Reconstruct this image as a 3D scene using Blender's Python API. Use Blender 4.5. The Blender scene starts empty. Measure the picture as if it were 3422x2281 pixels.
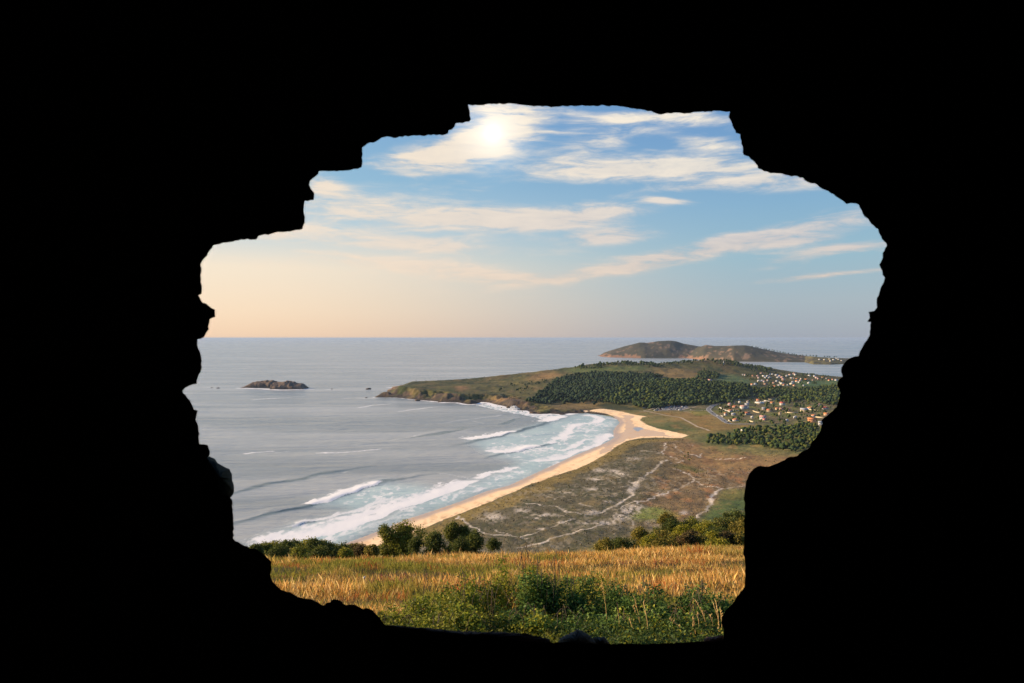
import bpy, bmesh, math, random
import numpy as np
from mathutils import Vector, Matrix, noise as mnoise
from mathutils.geometry import tessellate_polygon

# ---------------------------------------------------------------- camera, world, sun, exposure
SC = bpy.context.scene
COL = SC.collection
EYE = 180.0                                  # metres above the sea
F = 28.0 / 36.0 * 3422.0                     # focal length in photo pixels
PITCH = 0.0047                               # radians, nose down
HZN = 1140.5 - PITCH * F                      # photo row of eye level
SEA_R = 150000.0
R = math.radians

cam_d = bpy.data.cameras.new('camera'); cam = bpy.data.objects.new('camera', cam_d); COL.objects.link(cam)
cam.location = (0, 0, EYE); cam.rotation_euler = (math.pi / 2 - PITCH, 0, 0)
cam_d.lens = 28.0; cam_d.sensor_width = 36.0; cam_d.clip_start = 0.05; cam_d.clip_end = 400000.0
cam_d.dof.use_dof = True; cam_d.dof.focus_distance = 120.0; cam_d.dof.aperture_fstop = 9.0
SC.camera = cam
SC.view_settings.view_transform = 'Standard'; SC.view_settings.look = 'None'
SC.view_settings.gamma = 1.0; SC.view_settings.exposure = 0.7
SC.cycles.use_denoising = True
SC.cycles.max_bounces = 7; SC.cycles.diffuse_bounces = 3; SC.cycles.glossy_bounces = 3
SC.cycles.transmission_bounces = 3; SC.cycles.volume_bounces = 1; SC.cycles.transparent_max_bounces = 6
SC.cycles.caustics_reflective = False; SC.cycles.caustics_refractive = False

SUN_AZ, SUN_EL = R(-78), R(19)               # azimuth from the view direction, to the left
sd = Vector((math.sin(SUN_AZ) * math.cos(SUN_EL), math.cos(SUN_AZ) * math.cos(SUN_EL), math.sin(SUN_EL)))
sl = bpy.data.lights.new('sun', 'SUN'); sun = bpy.data.objects.new('sun', sl); COL.objects.link(sun)
sl.energy = 5.0; sl.angle = R(0.5); sl.color = (1.0, 0.76, 0.50)
sun.rotation_euler = sd.to_track_quat('Z', 'Y').to_euler(); sun.location = (-60, 20, 240)

def lin(r, g=None, b=None):
    if g is None: r, g, b = r
    f = lambda c: (c / 255 / 12.92) if c / 255 <= 0.04045 else ((c / 255 + 0.055) / 1.055) ** 2.4
    return (f(r), f(g), f(b))

class NT:
    """small helper to write node trees"""
    def __init__(s, tree): s.t = tree; s.n = tree.nodes; s.l = tree.links
    def new(s, kind, **kw):
        n = s.n.new(kind)
        for k, v in kw.items(): setattr(n, k, v)
        return n
    def put(s, sock, v):
        if isinstance(v, bpy.types.NodeSocket): s.l.new(v, sock)
        elif v is not None: sock.default_value = v
    def math(s, op, a, b=None, c=None, clamp=False):
        n = s.new('ShaderNodeMath', operation=op, use_clamp=clamp)
        s.put(n.inputs[0], a)
        if b is not None: s.put(n.inputs[1], b)
        if c is not None: s.put(n.inputs[2], c)
        return n.outputs[0]
    def vmath(s, op, a, b=None, out=0):
        n = s.new('ShaderNodeVectorMath', operation=op); s.put(n.inputs[0], a)
        if b is not None: s.put(n.inputs[1], b)
        return n.outputs['Value'] if op in ('DOT_PRODUCT', 'LENGTH') else n.outputs[0]
    def smooth(s, v, a, b, lo=0.0, hi=1.0):
        n = s.new('ShaderNodeMapRange', interpolation_type='SMOOTHSTEP')
        s.put(n.inputs[0], v); s.put(n.inputs[1], a); s.put(n.inputs[2], b); s.put(n.inputs[3], lo); s.put(n.inputs[4], hi)
        return n.outputs[0]
    def mix(s, f, a, b, blend='MIX'):
        n = s.new('ShaderNodeMix', data_type='RGBA', blend_type=blend)
        s.put(n.inputs[0], f)
        for i, v in ((6, a), (7, b)):
            if isinstance(v, tuple) and len(v) == 3: v = v + (1,)
            s.put(n.inputs[i], v)
        return n.outputs[2]
    def ramp(s, f, stops, interp='LINEAR'):
        n = s.new('ShaderNodeValToRGB'); cr = n.color_ramp; cr.interpolation = interp
        while len(cr.elements) < len(stops): cr.elements.new(0.5)
        for e, (p, c) in zip(cr.elements, stops):
            e.position = p; e.color = tuple(c) + (1,)
        s.put(n.inputs[0], f); return n.outputs[0]
    def noise(s, vec, scale, detail=4, rough=0.55, dist=0.0, out=0):
        n = s.new('ShaderNodeTexNoise'); s.put(n.inputs['Vector'], vec)
        n.inputs['Scale'].default_value = scale; n.inputs['Detail'].default_value = detail
        n.inputs['Roughness'].default_value = rough; n.inputs['Distortion'].default_value = dist
        return n.outputs[out]
    def mapping(s, vec, loc=(0, 0, 0), rot=(0, 0, 0), scale=(1, 1, 1), kind='POINT'):
        n = s.new('ShaderNodeMapping', vector_type=kind); s.put(n.inputs[0], vec)
        n.inputs['Location'].default_value = loc; n.inputs['Rotation'].default_value = rot; n.inputs['Scale'].default_value = scale
        return n.outputs[0]

# ---- sky: Nishita daylight with the evening glow and the cloud sheets of the day
W = bpy.data.worlds.new('World'); SC.world = W; W.use_nodes = True
w = NT(W.node_tree); w.n.clear()
tc = w.new('ShaderNodeTexCoord').outputs['Generated']
sep = w.new('ShaderNodeSeparateXYZ'); w.put(sep.inputs[0], tc)
dx, dy, dz = sep.outputs
hor = w.math('SQRT', w.math('ADD', w.math('MULTIPLY', dx, dx), w.math('MULTIPLY', dy, dy)))
az = w.math('ARCTAN2', dx, dy)
te = w.math('DIVIDE', dz, w.math('MAXIMUM', hor, 0.02))
zz = w.math('MAXIMUM', dz, 0.0)
sky = w.new('ShaderNodeTexSky', sky_type='NISHITA', sun_disc=False)
sky.sun_elevation = SUN_EL; sky.sun_rotation = SUN_AZ % (2 * math.pi); sky.altitude = 180; sky.air_density = 1.0; sky.dust_density = 1.2
nish = w.vmath('SCALE', sky.outputs[0]); nish.node.inputs['Scale'].default_value = 0.10
L = lin
right = w.ramp(zz, [(0.0, L(166, 174, 188)), (0.045, L(168, 184, 196)), (0.10, L(152, 188, 206)), (0.16, L(134, 178, 210)),
                    (0.25, L(112, 158, 206)), (0.5, L(78, 126, 186)), (1.0, L(46, 90, 155))])
left = w.ramp(zz, [(0.0, L(252, 216, 184)), (0.03, L(255, 226, 196)), (0.085, L(253, 234, 209)), (0.13, L(200, 216, 222)),
                   (0.19, L(150, 192, 218)), (0.28, L(122, 170, 214)), (0.5, L(84, 135, 195)), (1.0, L(46, 90, 155))])
toward = w.math('DIVIDE', w.math('ADD', w.math('MULTIPLY', dx, math.sin(SUN_AZ)), w.math('MULTIPLY', dy, math.cos(SUN_AZ))), w.math('MAXIMUM', hor, 0.02))
lf = w.smooth(toward, -0.14, 0.56)
grad = w.mix(lf, right, left)
base = w.mix(0.15, grad, nish)
# cloud sheets: (photo x, photo y of the centre, half width, half height, tilt, weight)
CL = [(1660, 425, 150, 85, 22, 1.3), (1490, 518, 190, 46, 6, 1.3), (2130, 562, 330, 38, 1, 1.4), (2000, 475, 210, 42, 16, 0.65),
      (2390, 478, 150, 30, -8, 0.7), (2360, 395, 140, 24, -10, 0.6), (2600, 605, 210, 36, -3, 0.85), (2330, 615, 230, 16, 4, 0.55), (2220, 664, 95, 13, -4, 0.75),
      (1210, 700, 330, 80, 0, 0.85), (1930, 722, 250, 34, 5, 1.05), (2030, 788, 170, 30, 3, 1.05), (1640, 735, 250, 48, 2, 0.9),
      (1340, 815, 420, 30, -3, 0.8), (2120, 885, 370, 34, 9, 1.0), (2450, 798, 210, 26, 10, 0.9), (1520, 905, 300, 34, -5, 0.9), (1000, 880, 420, 30, 0, 0.45),
      (2760, 845, 200, 20, 7, 0.6), (2800, 745, 170, 42, 8, 0.65), (2760, 920, 260, 11, 4, 0.6), (1085, 615, 60, 34, -10, 0.95),
      (1120, 960, 560, 60, 0, 0.35), (2010, 388, 330, 30, -4, 0.5)]
cv = w.new('ShaderNodeCombineXYZ'); w.put(cv.inputs[0], az); w.put(cv.inputs[1], te)
cvec = cv.outputs[0]
wob = w.noise(w.mapping(cvec, scale=(6, 16, 1)), 1.0, 3, 0.55, 0, out=1)
wv = w.vmath('MULTIPLY', w.vmath('SUBTRACT', wob, (0.5, 0.5, 0.5)), (0.045, 0.016, 0))
cw = w.vmath('ADD', cvec, wv)
tot = None
for (sx, sy, hw, hh, tilt, wt) in CL:
    a0 = math.atan((sx - 1711) / F); t0 = (HZN - sy) / F * math.cos(a0)
    m = w.mapping(cw, loc=(a0, t0, 0), rot=(0, 0, R(tilt)), scale=(hw / F, hh / F, 1), kind='TEXTURE')
    g = w.math('MULTIPLY', w.math('EXPONENT', w.math('MULTIPLY', w.vmath('DOT_PRODUCT', m, m), -1.0)), wt)
    tot = g if tot is None else w.math('ADD', tot, g)
# the same sort of streaks goes on all round, outside the view as well
streak = w.noise(w.mapping(cw, rot=(0, 0, R(5)), scale=(3.0, 17, 1)), 1.6, 3, 0.55, 0.5)
tot = w.math('ADD', tot, w.math('MULTIPLY', w.smooth(streak, 0.50, 0.76), 0.62))
n1 = w.noise(w.mapping(cw, rot=(0, 0, R(8)), scale=(8, 42, 1)), 1.6, 10, 0.66, 0.5)
n2 = w.noise(w.mapping(cvec, rot=(0, 0, R(12)), scale=(20, 90, 1)), 1.4, 5, 0.6, 0.5)
nn = w.math('ADD', w.math('MULTIPLY', w.math('SUBTRACT', n1, 0.5), 2.9), w.math('MULTIPLY', w.math('SUBTRACT', n2, 0.5), 0.9))
dens = w.smooth(w.math('MULTIPLY', tot, w.math('ADD', 1.0, nn)), 0.18, 1.12)
dens = w.math('MULTIPLY', dens, w.smooth(te, 0.012, 0.07))
dens = w.math('MULTIPLY', dens, w.smooth(te, 0.10, 0.21, 0.80, 1.0))
ccol = w.ramp(zz, [(0.0, L(214, 200, 192)), (0.07, L(232, 208, 190)), (0.12, L(226, 212, 204)), (0.2, L(236, 228, 216)), (0.27, L(248, 240, 224)), (1.0, L(225, 228, 235))])
lit = w.math('ADD', 0.90, w.math('MULTIPLY', n2, 0.2))
ccol = w.mix(1.0, ccol, w.ramp(n1, [(0.30, (0.74, 0.79, 0.88)), (0.62, (1.04, 1.02, 0.99))]), 'MULTIPLY')
ccol2 = w.mix(w.math('MULTIPLY', lf, 0.75), ccol, L(252, 230, 204))
full = w.mix(w.math('MULTIPLY', dens, 0.93), base, ccol2)
# the sun's bright veil behind the upper cloud
a0 = math.atan((1646 - 1711) / F); e0 = math.atan((HZN - 446) / F)
gd = (math.sin(a0) * math.cos(e0), math.cos(a0) * math.cos(e0), math.sin(e0))
ang = w.math('ARCCOSINE', w.math('MINIMUM', w.vmath('DOT_PRODUCT', tc, gd), 1.0))
def glow(sig, amp): return w.math('MULTIPLY', w.math('EXPONENT', w.math('MULTIPLY', w.math('POWER', w.math('DIVIDE', ang, sig), 2.0), -1.0)), amp)
gl = w.math('ADD', glow(0.011, 0.32), glow(0.034, 0.26))
gm = w.new('ShaderNodeVectorMath', operation='SCALE'); gm.inputs[0].default_value = (1.0, 0.95, 0.84); w.put(gm.inputs['Scale'], gl)
full = w.vmath('ADD', full, gm.outputs[0])
bg = w.new('ShaderNodeBackground'); w.put(bg.inputs[0], full); bg.inputs[1].default_value = 0.63
out = w.new('ShaderNodeOutputWorld'); w.l.new(bg.outputs[0], out.inputs[0])

# ---------------------------------------------------------------- helpers
SP, CP = math.sin(PITCH), math.cos(PITCH)
def ray(sx, sy):
    x = (sx - 1711.0) / F; v = -(sy - 1140.5) / F
    return np.array((x, CP + v * SP, -SP + v * CP))
def on_z(sx, sy, z):
    r = ray(sx, sy); t = (z - EYE) / r[2]
    return np.array((r[0] * t, r[1] * t, z))
def at_y(sx, sy, Y):
    r = ray(sx, sy); t = Y / r[1]
    return np.array((r[0] * t, Y, EYE + r[2] * t))
def pix(X, Y, Z):
    fw = Y * CP - (Z - EYE) * SP; up = Y * SP + (Z - EYE) * CP
    return 1711.0 + F * X / fw, 1140.5 - F * up / fw
def zc(x0, y0, k, pts): return [(x0 + a * k, y0 + b * k) for a, b in pts]
def D2S(x, y): return (x / 0.68735, y / 0.68735)

def vnoise(x, y, seed=0):
    xi = np.floor(x).astype(np.int64); yi = np.floor(y).astype(np.int64)
    xf = x - xi; yf = y - yi
    def h(a, b):
        n = (a * 374761393 + b * 668265263 + seed * 1442695041) & 0xffffffff
        n = ((n ^ (n >> 13)) * 1274126177) & 0xffffffff
        n = n ^ (n >> 16)
        return (n & 0xffff) / 65535.0
    u = xf * xf * (3 - 2 * xf); v = yf * yf * (3 - 2 * yf)
    return (h(xi, yi) * (1 - u) + h(xi + 1, yi) * u) * (1 - v) + (h(xi, yi + 1) * (1 - u) + h(xi + 1, yi + 1) * u) * v
def fbm(x, y, octv=4, seed=0, gain=0.5):
    a = 1.0; s = 0; t = 0
    for i in range(octv):
        s = s + a * vnoise(x * 2 ** i + 17.3 * i, y * 2 ** i - 9.1 * i, seed + i); t += a; a *= gain
    return s / t
def sstep(x, a, b):
    t = np.clip((x - a) / (b - a), 0, 1); return t * t * (3 - 2 * t)
def inpoly(px, py, poly):
    r = np.zeros(px.shape, bool); n = len(poly)
    for i in range(n):
        x1, y1 = poly[i]; x2, y2 = poly[(i + 1) % n]
        c = ((y1 > py) != (y2 > py))
        if y1 != y2: r ^= c & (px < (x2 - x1) * (py - y1) / (y2 - y1) + x1)
    return r
def blur(m, ky, kx):
    m = m.astype(float)
    for ax, k in ((0, ky), (1, kx)):
        for _ in range(2):
            pad = [(0, 0), (0, 0)]; pad[ax] = (k + 1, k)
            c = np.cumsum(np.pad(m, pad, mode='edge'), axis=ax)
            n = m.shape[ax]
            m = (np.take(c, np.arange(2 * k + 1, 2 * k + 1 + n), axis=ax) - np.take(c, np.arange(0, n), axis=ax)) / (2 * k + 1)
    return m
def seg_dist(px, py, pl, closed=False, extra=None):
    best = np.full(px.shape, 1e9); val = np.zeros(px.shape)
    n = len(pl)
    for i in range(n if closed else n - 1):
        x1, y1 = pl[i][:2]; x2, y2 = pl[(i + 1) % n][:2]
        ex, ey = x2 - x1, y2 - y1; q = ex * ex + ey * ey + 1e-12
        t = np.clip(((px - x1) * ex + (py - y1) * ey) / q, 0, 1)
        d = np.hypot(px - x1 - t * ex, py - y1 - t * ey)
        m = d < best; best = np.where(m, d, best)
        if extra is not None: val = np.where(m, extra[i] * (1 - t) + extra[(i + 1) % n] * t, val)
    return (best, val) if extra is not None else best

MATS = {}
def mesh_np(name, V, Fc, mat=None, parent=None, smooth=False, col=None, attrs=None):
    """V (n,3); Fc: (m,3) or (m,4) index array or list of such arrays"""
    V = np.asarray(V, np.float32)
    if not isinstance(Fc, list): Fc = [Fc]
    Fc = [np.asarray(f, np.int32) for f in Fc if len(f)]
    me = bpy.data.meshes.new(name)
    loops = np.concatenate([f.ravel() for f in Fc]); cnt = np.concatenate([np.full(len(f), f.shape[1], np.int32) for f in Fc])
    me.vertices.add(len(V)); me.vertices.foreach_set('co', V.ravel())
    me.loops.add(len(loops)); me.loops.foreach_set('vertex_index', loops)
    me.polygons.add(len(cnt)); st = np.zeros(len(cnt), np.int32); st[1:] = np.cumsum(cnt)[:-1]
    me.polygons.foreach_set('loop_start', st); me.polygons.foreach_set('loop_total', cnt)
    if smooth: me.polygons.foreach_set('use_smooth', np.ones(len(cnt), bool))
    if col is not None:
        a = me.attributes.new('Col', 'FLOAT_COLOR', 'POINT'); c = np.ones((len(V), 4), np.float32); c[:, :col.shape[1]] = col
        a.data.foreach_set('color', c.ravel())
    for k, v in (attrs or {}).items():
        a = me.attributes.new(k, 'FLOAT', 'POINT'); a.data.foreach_set('value', np.asarray(v, np.float32))
    me.update(); me.validate()
    if mat: me.materials.append(mat)
    o = bpy.data.objects.new(name, me); COL.objects.link(o)
    if parent: o.parent = parent
    return o
def tag(o, label=None, cat=None, group=None, kind=None):
    if label: o['label'] = label
    if cat: o['category'] = cat
    if group: o['group'] = group
    if kind: o['kind'] = kind
    return o
def empty(name, loc, rz=0):
    o = bpy.data.objects.new(name, None); COL.objects.link(o); o.location = loc; o.rotation_euler = (0, 0, rz); o.empty_display_size = 0.2
    return o
def grid_faces(nr, nc):
    i = np.arange(nr - 1)[:, None] * nc + np.arange(nc - 1)[None, :]
    return np.stack([i, i + 1, i + nc + 1, i + nc], -1).reshape(-1, 4)

def material(name, color=(0.5, 0.5, 0.5), rough=0.9, attr=False, var=0.25, scale=1.0, bump=0.0, bscale=2.0, spec=0.2, transl=0.0):
    m = bpy.data.materials.new(name); m.use_nodes = True; t = NT(m.node_tree); t.n.clear()
    o = t.new('ShaderNodeOutputMaterial'); p = t.new('ShaderNodeBsdfPrincipled')
    pos = t.new('ShaderNodeNewGeometry').outputs['Position']
    if attr:
        a = t.new('ShaderNodeAttribute'); a.attribute_name = 'Col'; c = a.outputs['Color']
    else: c = tuple(color) + (1,)
    if var:
        nz = t.noise(pos, scale, 6, 0.65)
        k = t.ramp(nz, [(0.25, (1 - var,) * 3), (0.75, (1 + var,) * 3)])
        c = t.mix(1.0, c, k, 'MULTIPLY')
    t.put(p.inputs['Base Color'], c); p.inputs['Roughness'].default_value = rough
    p.inputs['Specular IOR Level'].default_value = spec
    if bump:
        b = t.new('ShaderNodeBump'); b.inputs['Strength'].default_value = 1.0; b.inputs['Distance'].default_value = bump
        t.put(b.inputs['Height'], t.noise(pos, bscale, 6, 0.65)); t.l.new(b.outputs[0], p.inputs['Normal'])
    sh = p.outputs[0]
    if transl:
        tr = t.new('ShaderNodeBsdfTranslucent'); t.put(tr.inputs[0], c)
        mx = t.new('ShaderNodeMixShader'); mx.inputs[0].default_value = transl
        t.l.new(sh, mx.inputs[1]); t.l.new(tr.outputs[0], mx.inputs[2]); sh = mx.outputs[0]
    t.l.new(sh, o.inputs[0]); return m

M_land = material('land', attr=True, var=0.30, scale=0.16, bump=1.2, bscale=0.22)
M_beach = material('sand', attr=True, var=0.07, scale=0.3, bump=0.15, bscale=0.4, rough=0.8)
M_hill = material('hill_soil', attr=True, var=0.35, scale=2.0, bump=0.08, bscale=6)
M_grass = material('grass', attr=True, var=0.12, scale=3.0, transl=0.35, rough=0.6)
M_leaf = material('leaf', attr=True, var=0.15, scale=4.0, transl=0.36, rough=0.6, spec=0.15)
M_farleaf = material('far_leaf', attr=True, var=0.45, scale=0.35, rough=0.9, spec=0.05)
M_bark = material('bark', lin(96, 84, 70), 0.9, var=0.3, scale=6, bump=0.02, bscale=20)
M_rock = material('rock', attr=True, var=0.35, scale=0.22, bump=1.0, bscale=0.35)
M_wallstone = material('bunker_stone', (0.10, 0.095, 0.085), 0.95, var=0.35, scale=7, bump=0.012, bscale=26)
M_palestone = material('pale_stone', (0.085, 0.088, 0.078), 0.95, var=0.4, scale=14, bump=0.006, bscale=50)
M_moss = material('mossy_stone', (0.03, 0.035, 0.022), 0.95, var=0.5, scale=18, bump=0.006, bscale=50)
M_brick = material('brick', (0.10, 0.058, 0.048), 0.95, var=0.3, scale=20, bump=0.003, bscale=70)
M_asphalt = material('asphalt', (0.20, 0.20, 0.20), 0.9, var=0.15, scale=0.3)
M_gravel = material('gravel', (0.50, 0.40, 0.28), 0.95, var=0.15, scale=0.4)
M_line = material('road_edge', (0.55, 0.54, 0.50), 0.8, var=0.1)
M_glassdark = material('window_glass', (0.03, 0.035, 0.04), 0.15, var=0, spec=0.5)
M_tyre = material('tyre', (0.02, 0.02, 0.02), 0.8, var=0)
WALLC = {'white': (0.58, 0.56, 0.52), 'cream': (0.64, 0.53, 0.35), 'peach': (0.72, 0.48, 0.33), 'grey': (0.50, 0.50, 0.50), 'brown': (0.36, 0.27, 0.22), 'pink': (0.70, 0.50, 0.45), 'orange': (0.75, 0.36, 0.17)}
ROOFC = {'terracotta': (0.55, 0.20, 0.10), 'red': (0.52, 0.12, 0.09), 'pink': (0.60, 0.34, 0.28), 'orange': (0.68, 0.26, 0.10), 'grey': (0.42, 0.43, 0.46), 'brown': (0.30, 0.19, 0.14), 'pale': (0.74, 0.70, 0.62)}
M_wall = {k: material(k + '_render', v, 0.85, var=0.08, scale=0.4) for k, v in WALLC.items()}
M_roof = {k: material(k + '_tiles', v, 0.85, var=0.2, scale=0.8, bump=0.05, bscale=3) for k, v in ROOFC.items()}

# ---------------------------------------------------------------- coast, heights
A5 = lambda p: zc(750, 1500, 0.3827, p)
B4 = lambda p: zc(1400, 1300, 0.4676, p)
C2 = lambda p: zc(1200, 1100, 0.34, p)
R1 = lambda p: zc(1900, 1100, 0.425, p)
T3 = lambda p: zc(1700, 1400, 0.34, p)
V2 = lambda p: zc(2400, 1300, 0.1913, p)
V3 = lambda p: zc(2300, 1230, 0.221, p)
P4 = lambda p: zc(2120, 1330, 0.1275, p)
I7 = lambda p: zc(600, 1100, 0.3826, p)

wl = A5([(560, 1010), (820, 915), (950, 860), (1060, 825), (1220, 765), (1350, 715), (1600, 610), (1700, 580), (2000, 480), (2300, 365)])
wl += B4([(640, 690), (780, 625), (900, 570), (1000, 525), (1100, 480), (1200, 440), (1300, 400), (1370, 365), (1395, 345), (1385, 310), (1400, 275), (1435, 240), (1420, 215), (1370, 195), (1280, 181), (1200, 172)])
nb = len(wl)
wl += C2([(2200, 826), (2060, 826), (2000, 836), (1880, 828), (1780, 832), (1700, 828), (1660, 800), (1560, 795), (1545, 772), (1480, 770), (1420, 752), (1350, 738), (1280, 720), (1200, 714), (1150, 732), (1080, 736), (960, 718), (860, 715), (800, 711), (720, 703), (600, 697), (540, 688), (420, 676), (300, 668), (210, 667), (152, 667)])
coast = [tuple(on_z(x, y, 0.0)[:2]) for x, y in wl]
slope = [0.05] * (nb - 1) + [0.15, 0.3] + [0.75] * (len(wl) - nb - 1)
for dxp, d in ((880, 2560), (900, 2800), (960, 2870), (1050, 2960), (1176, 3120), (1300, 3330), (1420, 3480), (1520, 3600), (1640, 3720), (1740, 3740), (1800, 3680), (1860, 3580), (1930, 3490), (2050, 3470), (2300, 3500)):
    coast.append(((dxp - 1176) / 1829.3 * d, d)); slope.append(0.38)
tail = [(3600, 3600), (3600, -700), (-1600, -700), (-1600, 250), (-900, 380), (-420, 470)]
coast += tail; slope += [0.5] * 2 + [0.4] * 4

RB = []
def rb(sx, sy, z=None, d=None):
    RB.append(tuple(on_z(sx, sy, z)) if z is not None else tuple(at_y(sx, sy, d)))
for a, b, d in ((946, 884.7, 2560), (1035, 882, 2700), (1105, 875, 2800), (1175, 863, 2900), (1245, 850.8, 3000), (1315, 843.8, 3080), (1375, 835.5, 3150), (1417, 832.6, 3200), (1510, 834.6, 3300), (1557, 830, 3380),
                (1612, 825, 3430), (1656, 826.5, 3430), (1715, 837, 3470), (1773, 850, 3480), (1832, 859, 3400), (1890, 866, 3360), (1922, 868, 3340),
                (988, 901, 2280), (1128, 908, 2240), (1199, 922, 2020), (1105, 896, 2480), (1522, 869, 2700), (1423, 858, 2750), (1379, 904, 2250), (1569, 876, 2550), (1685, 884, 2500), (1744, 858, 3200), (1802, 873, 2950), (1744, 884.6, 2750),
                (1700, 867, 3000), (1656, 858, 3100), (1598, 852.5, 3050), (1861, 878.8, 2900), (1919, 884.6, 2800)):
    s = D2S(a, b); rb(s[0], s[1], d=d)
for a, b, z in ((1306, 924, 7), (1470, 932, 7), (1627, 930, 7), (1723, 914, 8), (1817, 902, 8), (1919, 908, 8), (1656, 927, 8), (1686, 972, 8), (1890, 960, 10), (1800, 940, 9), (1260, 930, 6), (1345, 938, 5), (1430, 948, 4),
                (1450, 975, 2.2), (1480, 985, 2.2), (1530, 993, 3), (1560, 965, 6), (1620, 985, 7), (1560, 1010, 6), (1480, 1030, 7), (1360, 1080, 9), (1220, 1130, 9), (1080, 1185, 9), (960, 1240, 9), (1500, 1130, 7), (1600, 1060, 8),
                (1400, 1200, 8), (1250, 1220, 8), (1580, 1180, 8), (1690, 1080, 10), (1690, 1180, 10), (1750, 1030, 14), (1850, 1010, 18), (1700, 1000, 11), (1950, 970, 16), (1500, 1300, 8), (1100, 1300, 8), (1800, 1300, 12), (2050, 1050, 25), (2050, 930, 15), (900, 1330, 6)):
    s = D2S(a, b); rb(s[0], s[1], z=z)
RB += [(2600, 3200, 10), (2600, 1500, 40), (1500, 400, 20), (2600, 400, 40), (-300, 500, 5), (0, 300, 8), (400, 350, 10), (-1000, 300, 5), (1400, 2300, 12)]
RB = np.array(RB); S0 = 1000.0
def phi(r): return r * r * np.log(r + 1e-9)
_n = len(RB); _r = np.hypot(RB[:, None, 0] - RB[None, :, 0], RB[:, None, 1] - RB[None, :, 1]) / S0
_A = np.zeros((_n + 3, _n + 3)); _A[:_n, :_n] = phi(_r) + np.eye(_n) * 0.004; _A[:_n, _n:] = np.c_[np.ones(_n), RB[:, :2] / S0]; _A[_n:, :_n] = _A[:_n, _n:].T
_w = np.linalg.solve(_A, np.r_[RB[:, 2], 0, 0, 0])
def rbf(X, Y):
    h = _w[_n] + _w[_n + 1] * X / S0 + _w[_n + 2] * Y / S0
    for i in range(_n):
        h = h + _w[i] * phi(np.hypot(X - RB[i, 0], Y - RB[i, 1]) / S0)
    return h
KN = [(on_z(*R1([(930, 500)])[0], 22)[:2], 230.0, 190.0, 16.0), (on_z(*R1([(330, 520)])[0], 20)[:2], 120.0, 120.0, 5.0)]
def hill(X, Y):
    ye = 42 + 14 * sstep(X, 5, 16) - 7 * sstep(-X, 2, 14) + 1.5 * np.sin(X * 0.3)
    z = EYE - 2.6 - 0.22 * Y
    q = np.maximum(Y - ye, 0)
    z = z - np.where(q < 40, 0.0040 * q * q, 0.0040 * 1600 + 0.32 * (q - 40))
    return z
def height(X, Y, full=False):
    X = np.asarray(X, float); Y = np.asarray(Y, float)
    d, s = seg_dist(X, Y, coast, True, slope)
    ins = inpoly(X, Y, coast)
    h0 = np.maximum(rbf(X, Y), 1.2)
    for kc, kx, ky, kh in KN: h0 = h0 + kh * np.exp(-((X - kc[0]) / kx) ** 2 - ((Y - kc[1]) / ky) ** 2)
    cap = 0.25 + d * s
    cl = fbm(X / 70, Y / 70, 4, 5, 0.6); cap = np.where(s > 0.4, 0.2 + d * s * np.clip(-0.25 + 2.3 * cl ** 1.6, 0.18, 1.6) + (fbm(X / 11, Y / 11, 4, 7, 0.6) - 0.45) * 9 * sstep(d, 0, 25), cap)
    k = np.clip(0.5 + 0.5 * (cap - h0) / 3.0, 0, 1)
    h = cap * (1 - k) + h0 * k - 3.0 * k * (1 - k)
    rough = sstep(d, 70, 160)
    h = h + rough * ((fbm(X / 40, Y / 40, 4, 2) - 0.5) * 3.0 + (fbm(X / 13, Y / 20, 3, 4) - 0.5) * 2.2 * (1 - sstep(Y, 1300, 1800)) + ((fbm(X / 160, Y / 160, 3, 9) - 0.5) * 4.0 + (fbm(X / 60, Y / 90, 4, 12, 0.6) - 0.5) * 9.0) * sstep(Y, 1950, 2300))
    h = np.where(ins, np.maximum(h, 0.12), -0.3 - np.minimum(d * 0.06, 8))
    hl = hill(X, Y)
    k = np.clip(0.5 + 0.5 * (hl - h) / 8.0, 0, 1)
    h = np.where(Y < 900, h * (1 - k) + hl * k + 8.0 * k * (1 - k), h)
    return (h, d, ins) if full else h

# ---------------------------------------------------------------- land sheet (one height field, laid out as separate pieces of ground)
def rows(parts):
    r = []
    for a, b, n in parts: r += list(np.exp(np.linspace(math.log(a), math.log(b), n, endpoint=False)))
    return np.array(r + [parts[-1][1]])
ry = rows([(330, 600, 22), (600, 2400, 450), (2400, 4000, 90)])
cu = np.concatenate([np.linspace(-0.28, 0.48, 490, endpoint=False), np.linspace(0.48, 0.86, 36)])
YY, UU = np.meshgrid(ry, cu, indexing='ij'); XX = UU * YY
HH, DC, INS = height(XX, YY, True)
PX, PY = pix(XX, YY, HH)
wx = (fbm(XX / 22, YY / 60, 4, 21) - 0.5); wy = (fbm(XX / 22, YY / 60, 4, 33) - 0.5)
persp = 1000.0 / YY
JX = PX + wx * 46 * persp; JY = PY + wy * 16 * persp

back = B4([(-600, 1230), (-260, 1110), (0, 1010), (200, 925), (440, 832), (600, 762), (800, 682), (1000, 612), (1200, 540), (1330, 470), (1380, 430), (1480, 372), (1600, 347), (1780, 347), (1880, 345), (1925, 330), (1800, 298), (1700, 283), (1620, 250), (1580, 222), (1590, 200), (1640, 196), (1560, 186), (1450, 160), (1390, 150), (1300, 138), (1240, 146), (1190, 166)])
front = [wl[i] for i in range(nb)]
beach_poly = back + [(x + 6, y - 3) for x, y in reversed(front)][:1] + list(reversed(front))
beach_poly = back + list(reversed([(x - 14, y - 10) for x, y in front])) + [(1000, 2000)]
isbeach = inpoly(PX + wx * 14 * persp, PY + wy * 5 * persp, beach_poly) & (YY > 500) & INS & (HH < 22)
isbeach |= INS & (DC < 14) & (YY < 1750) & (PY > 1375) & (HH < 8)

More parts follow.
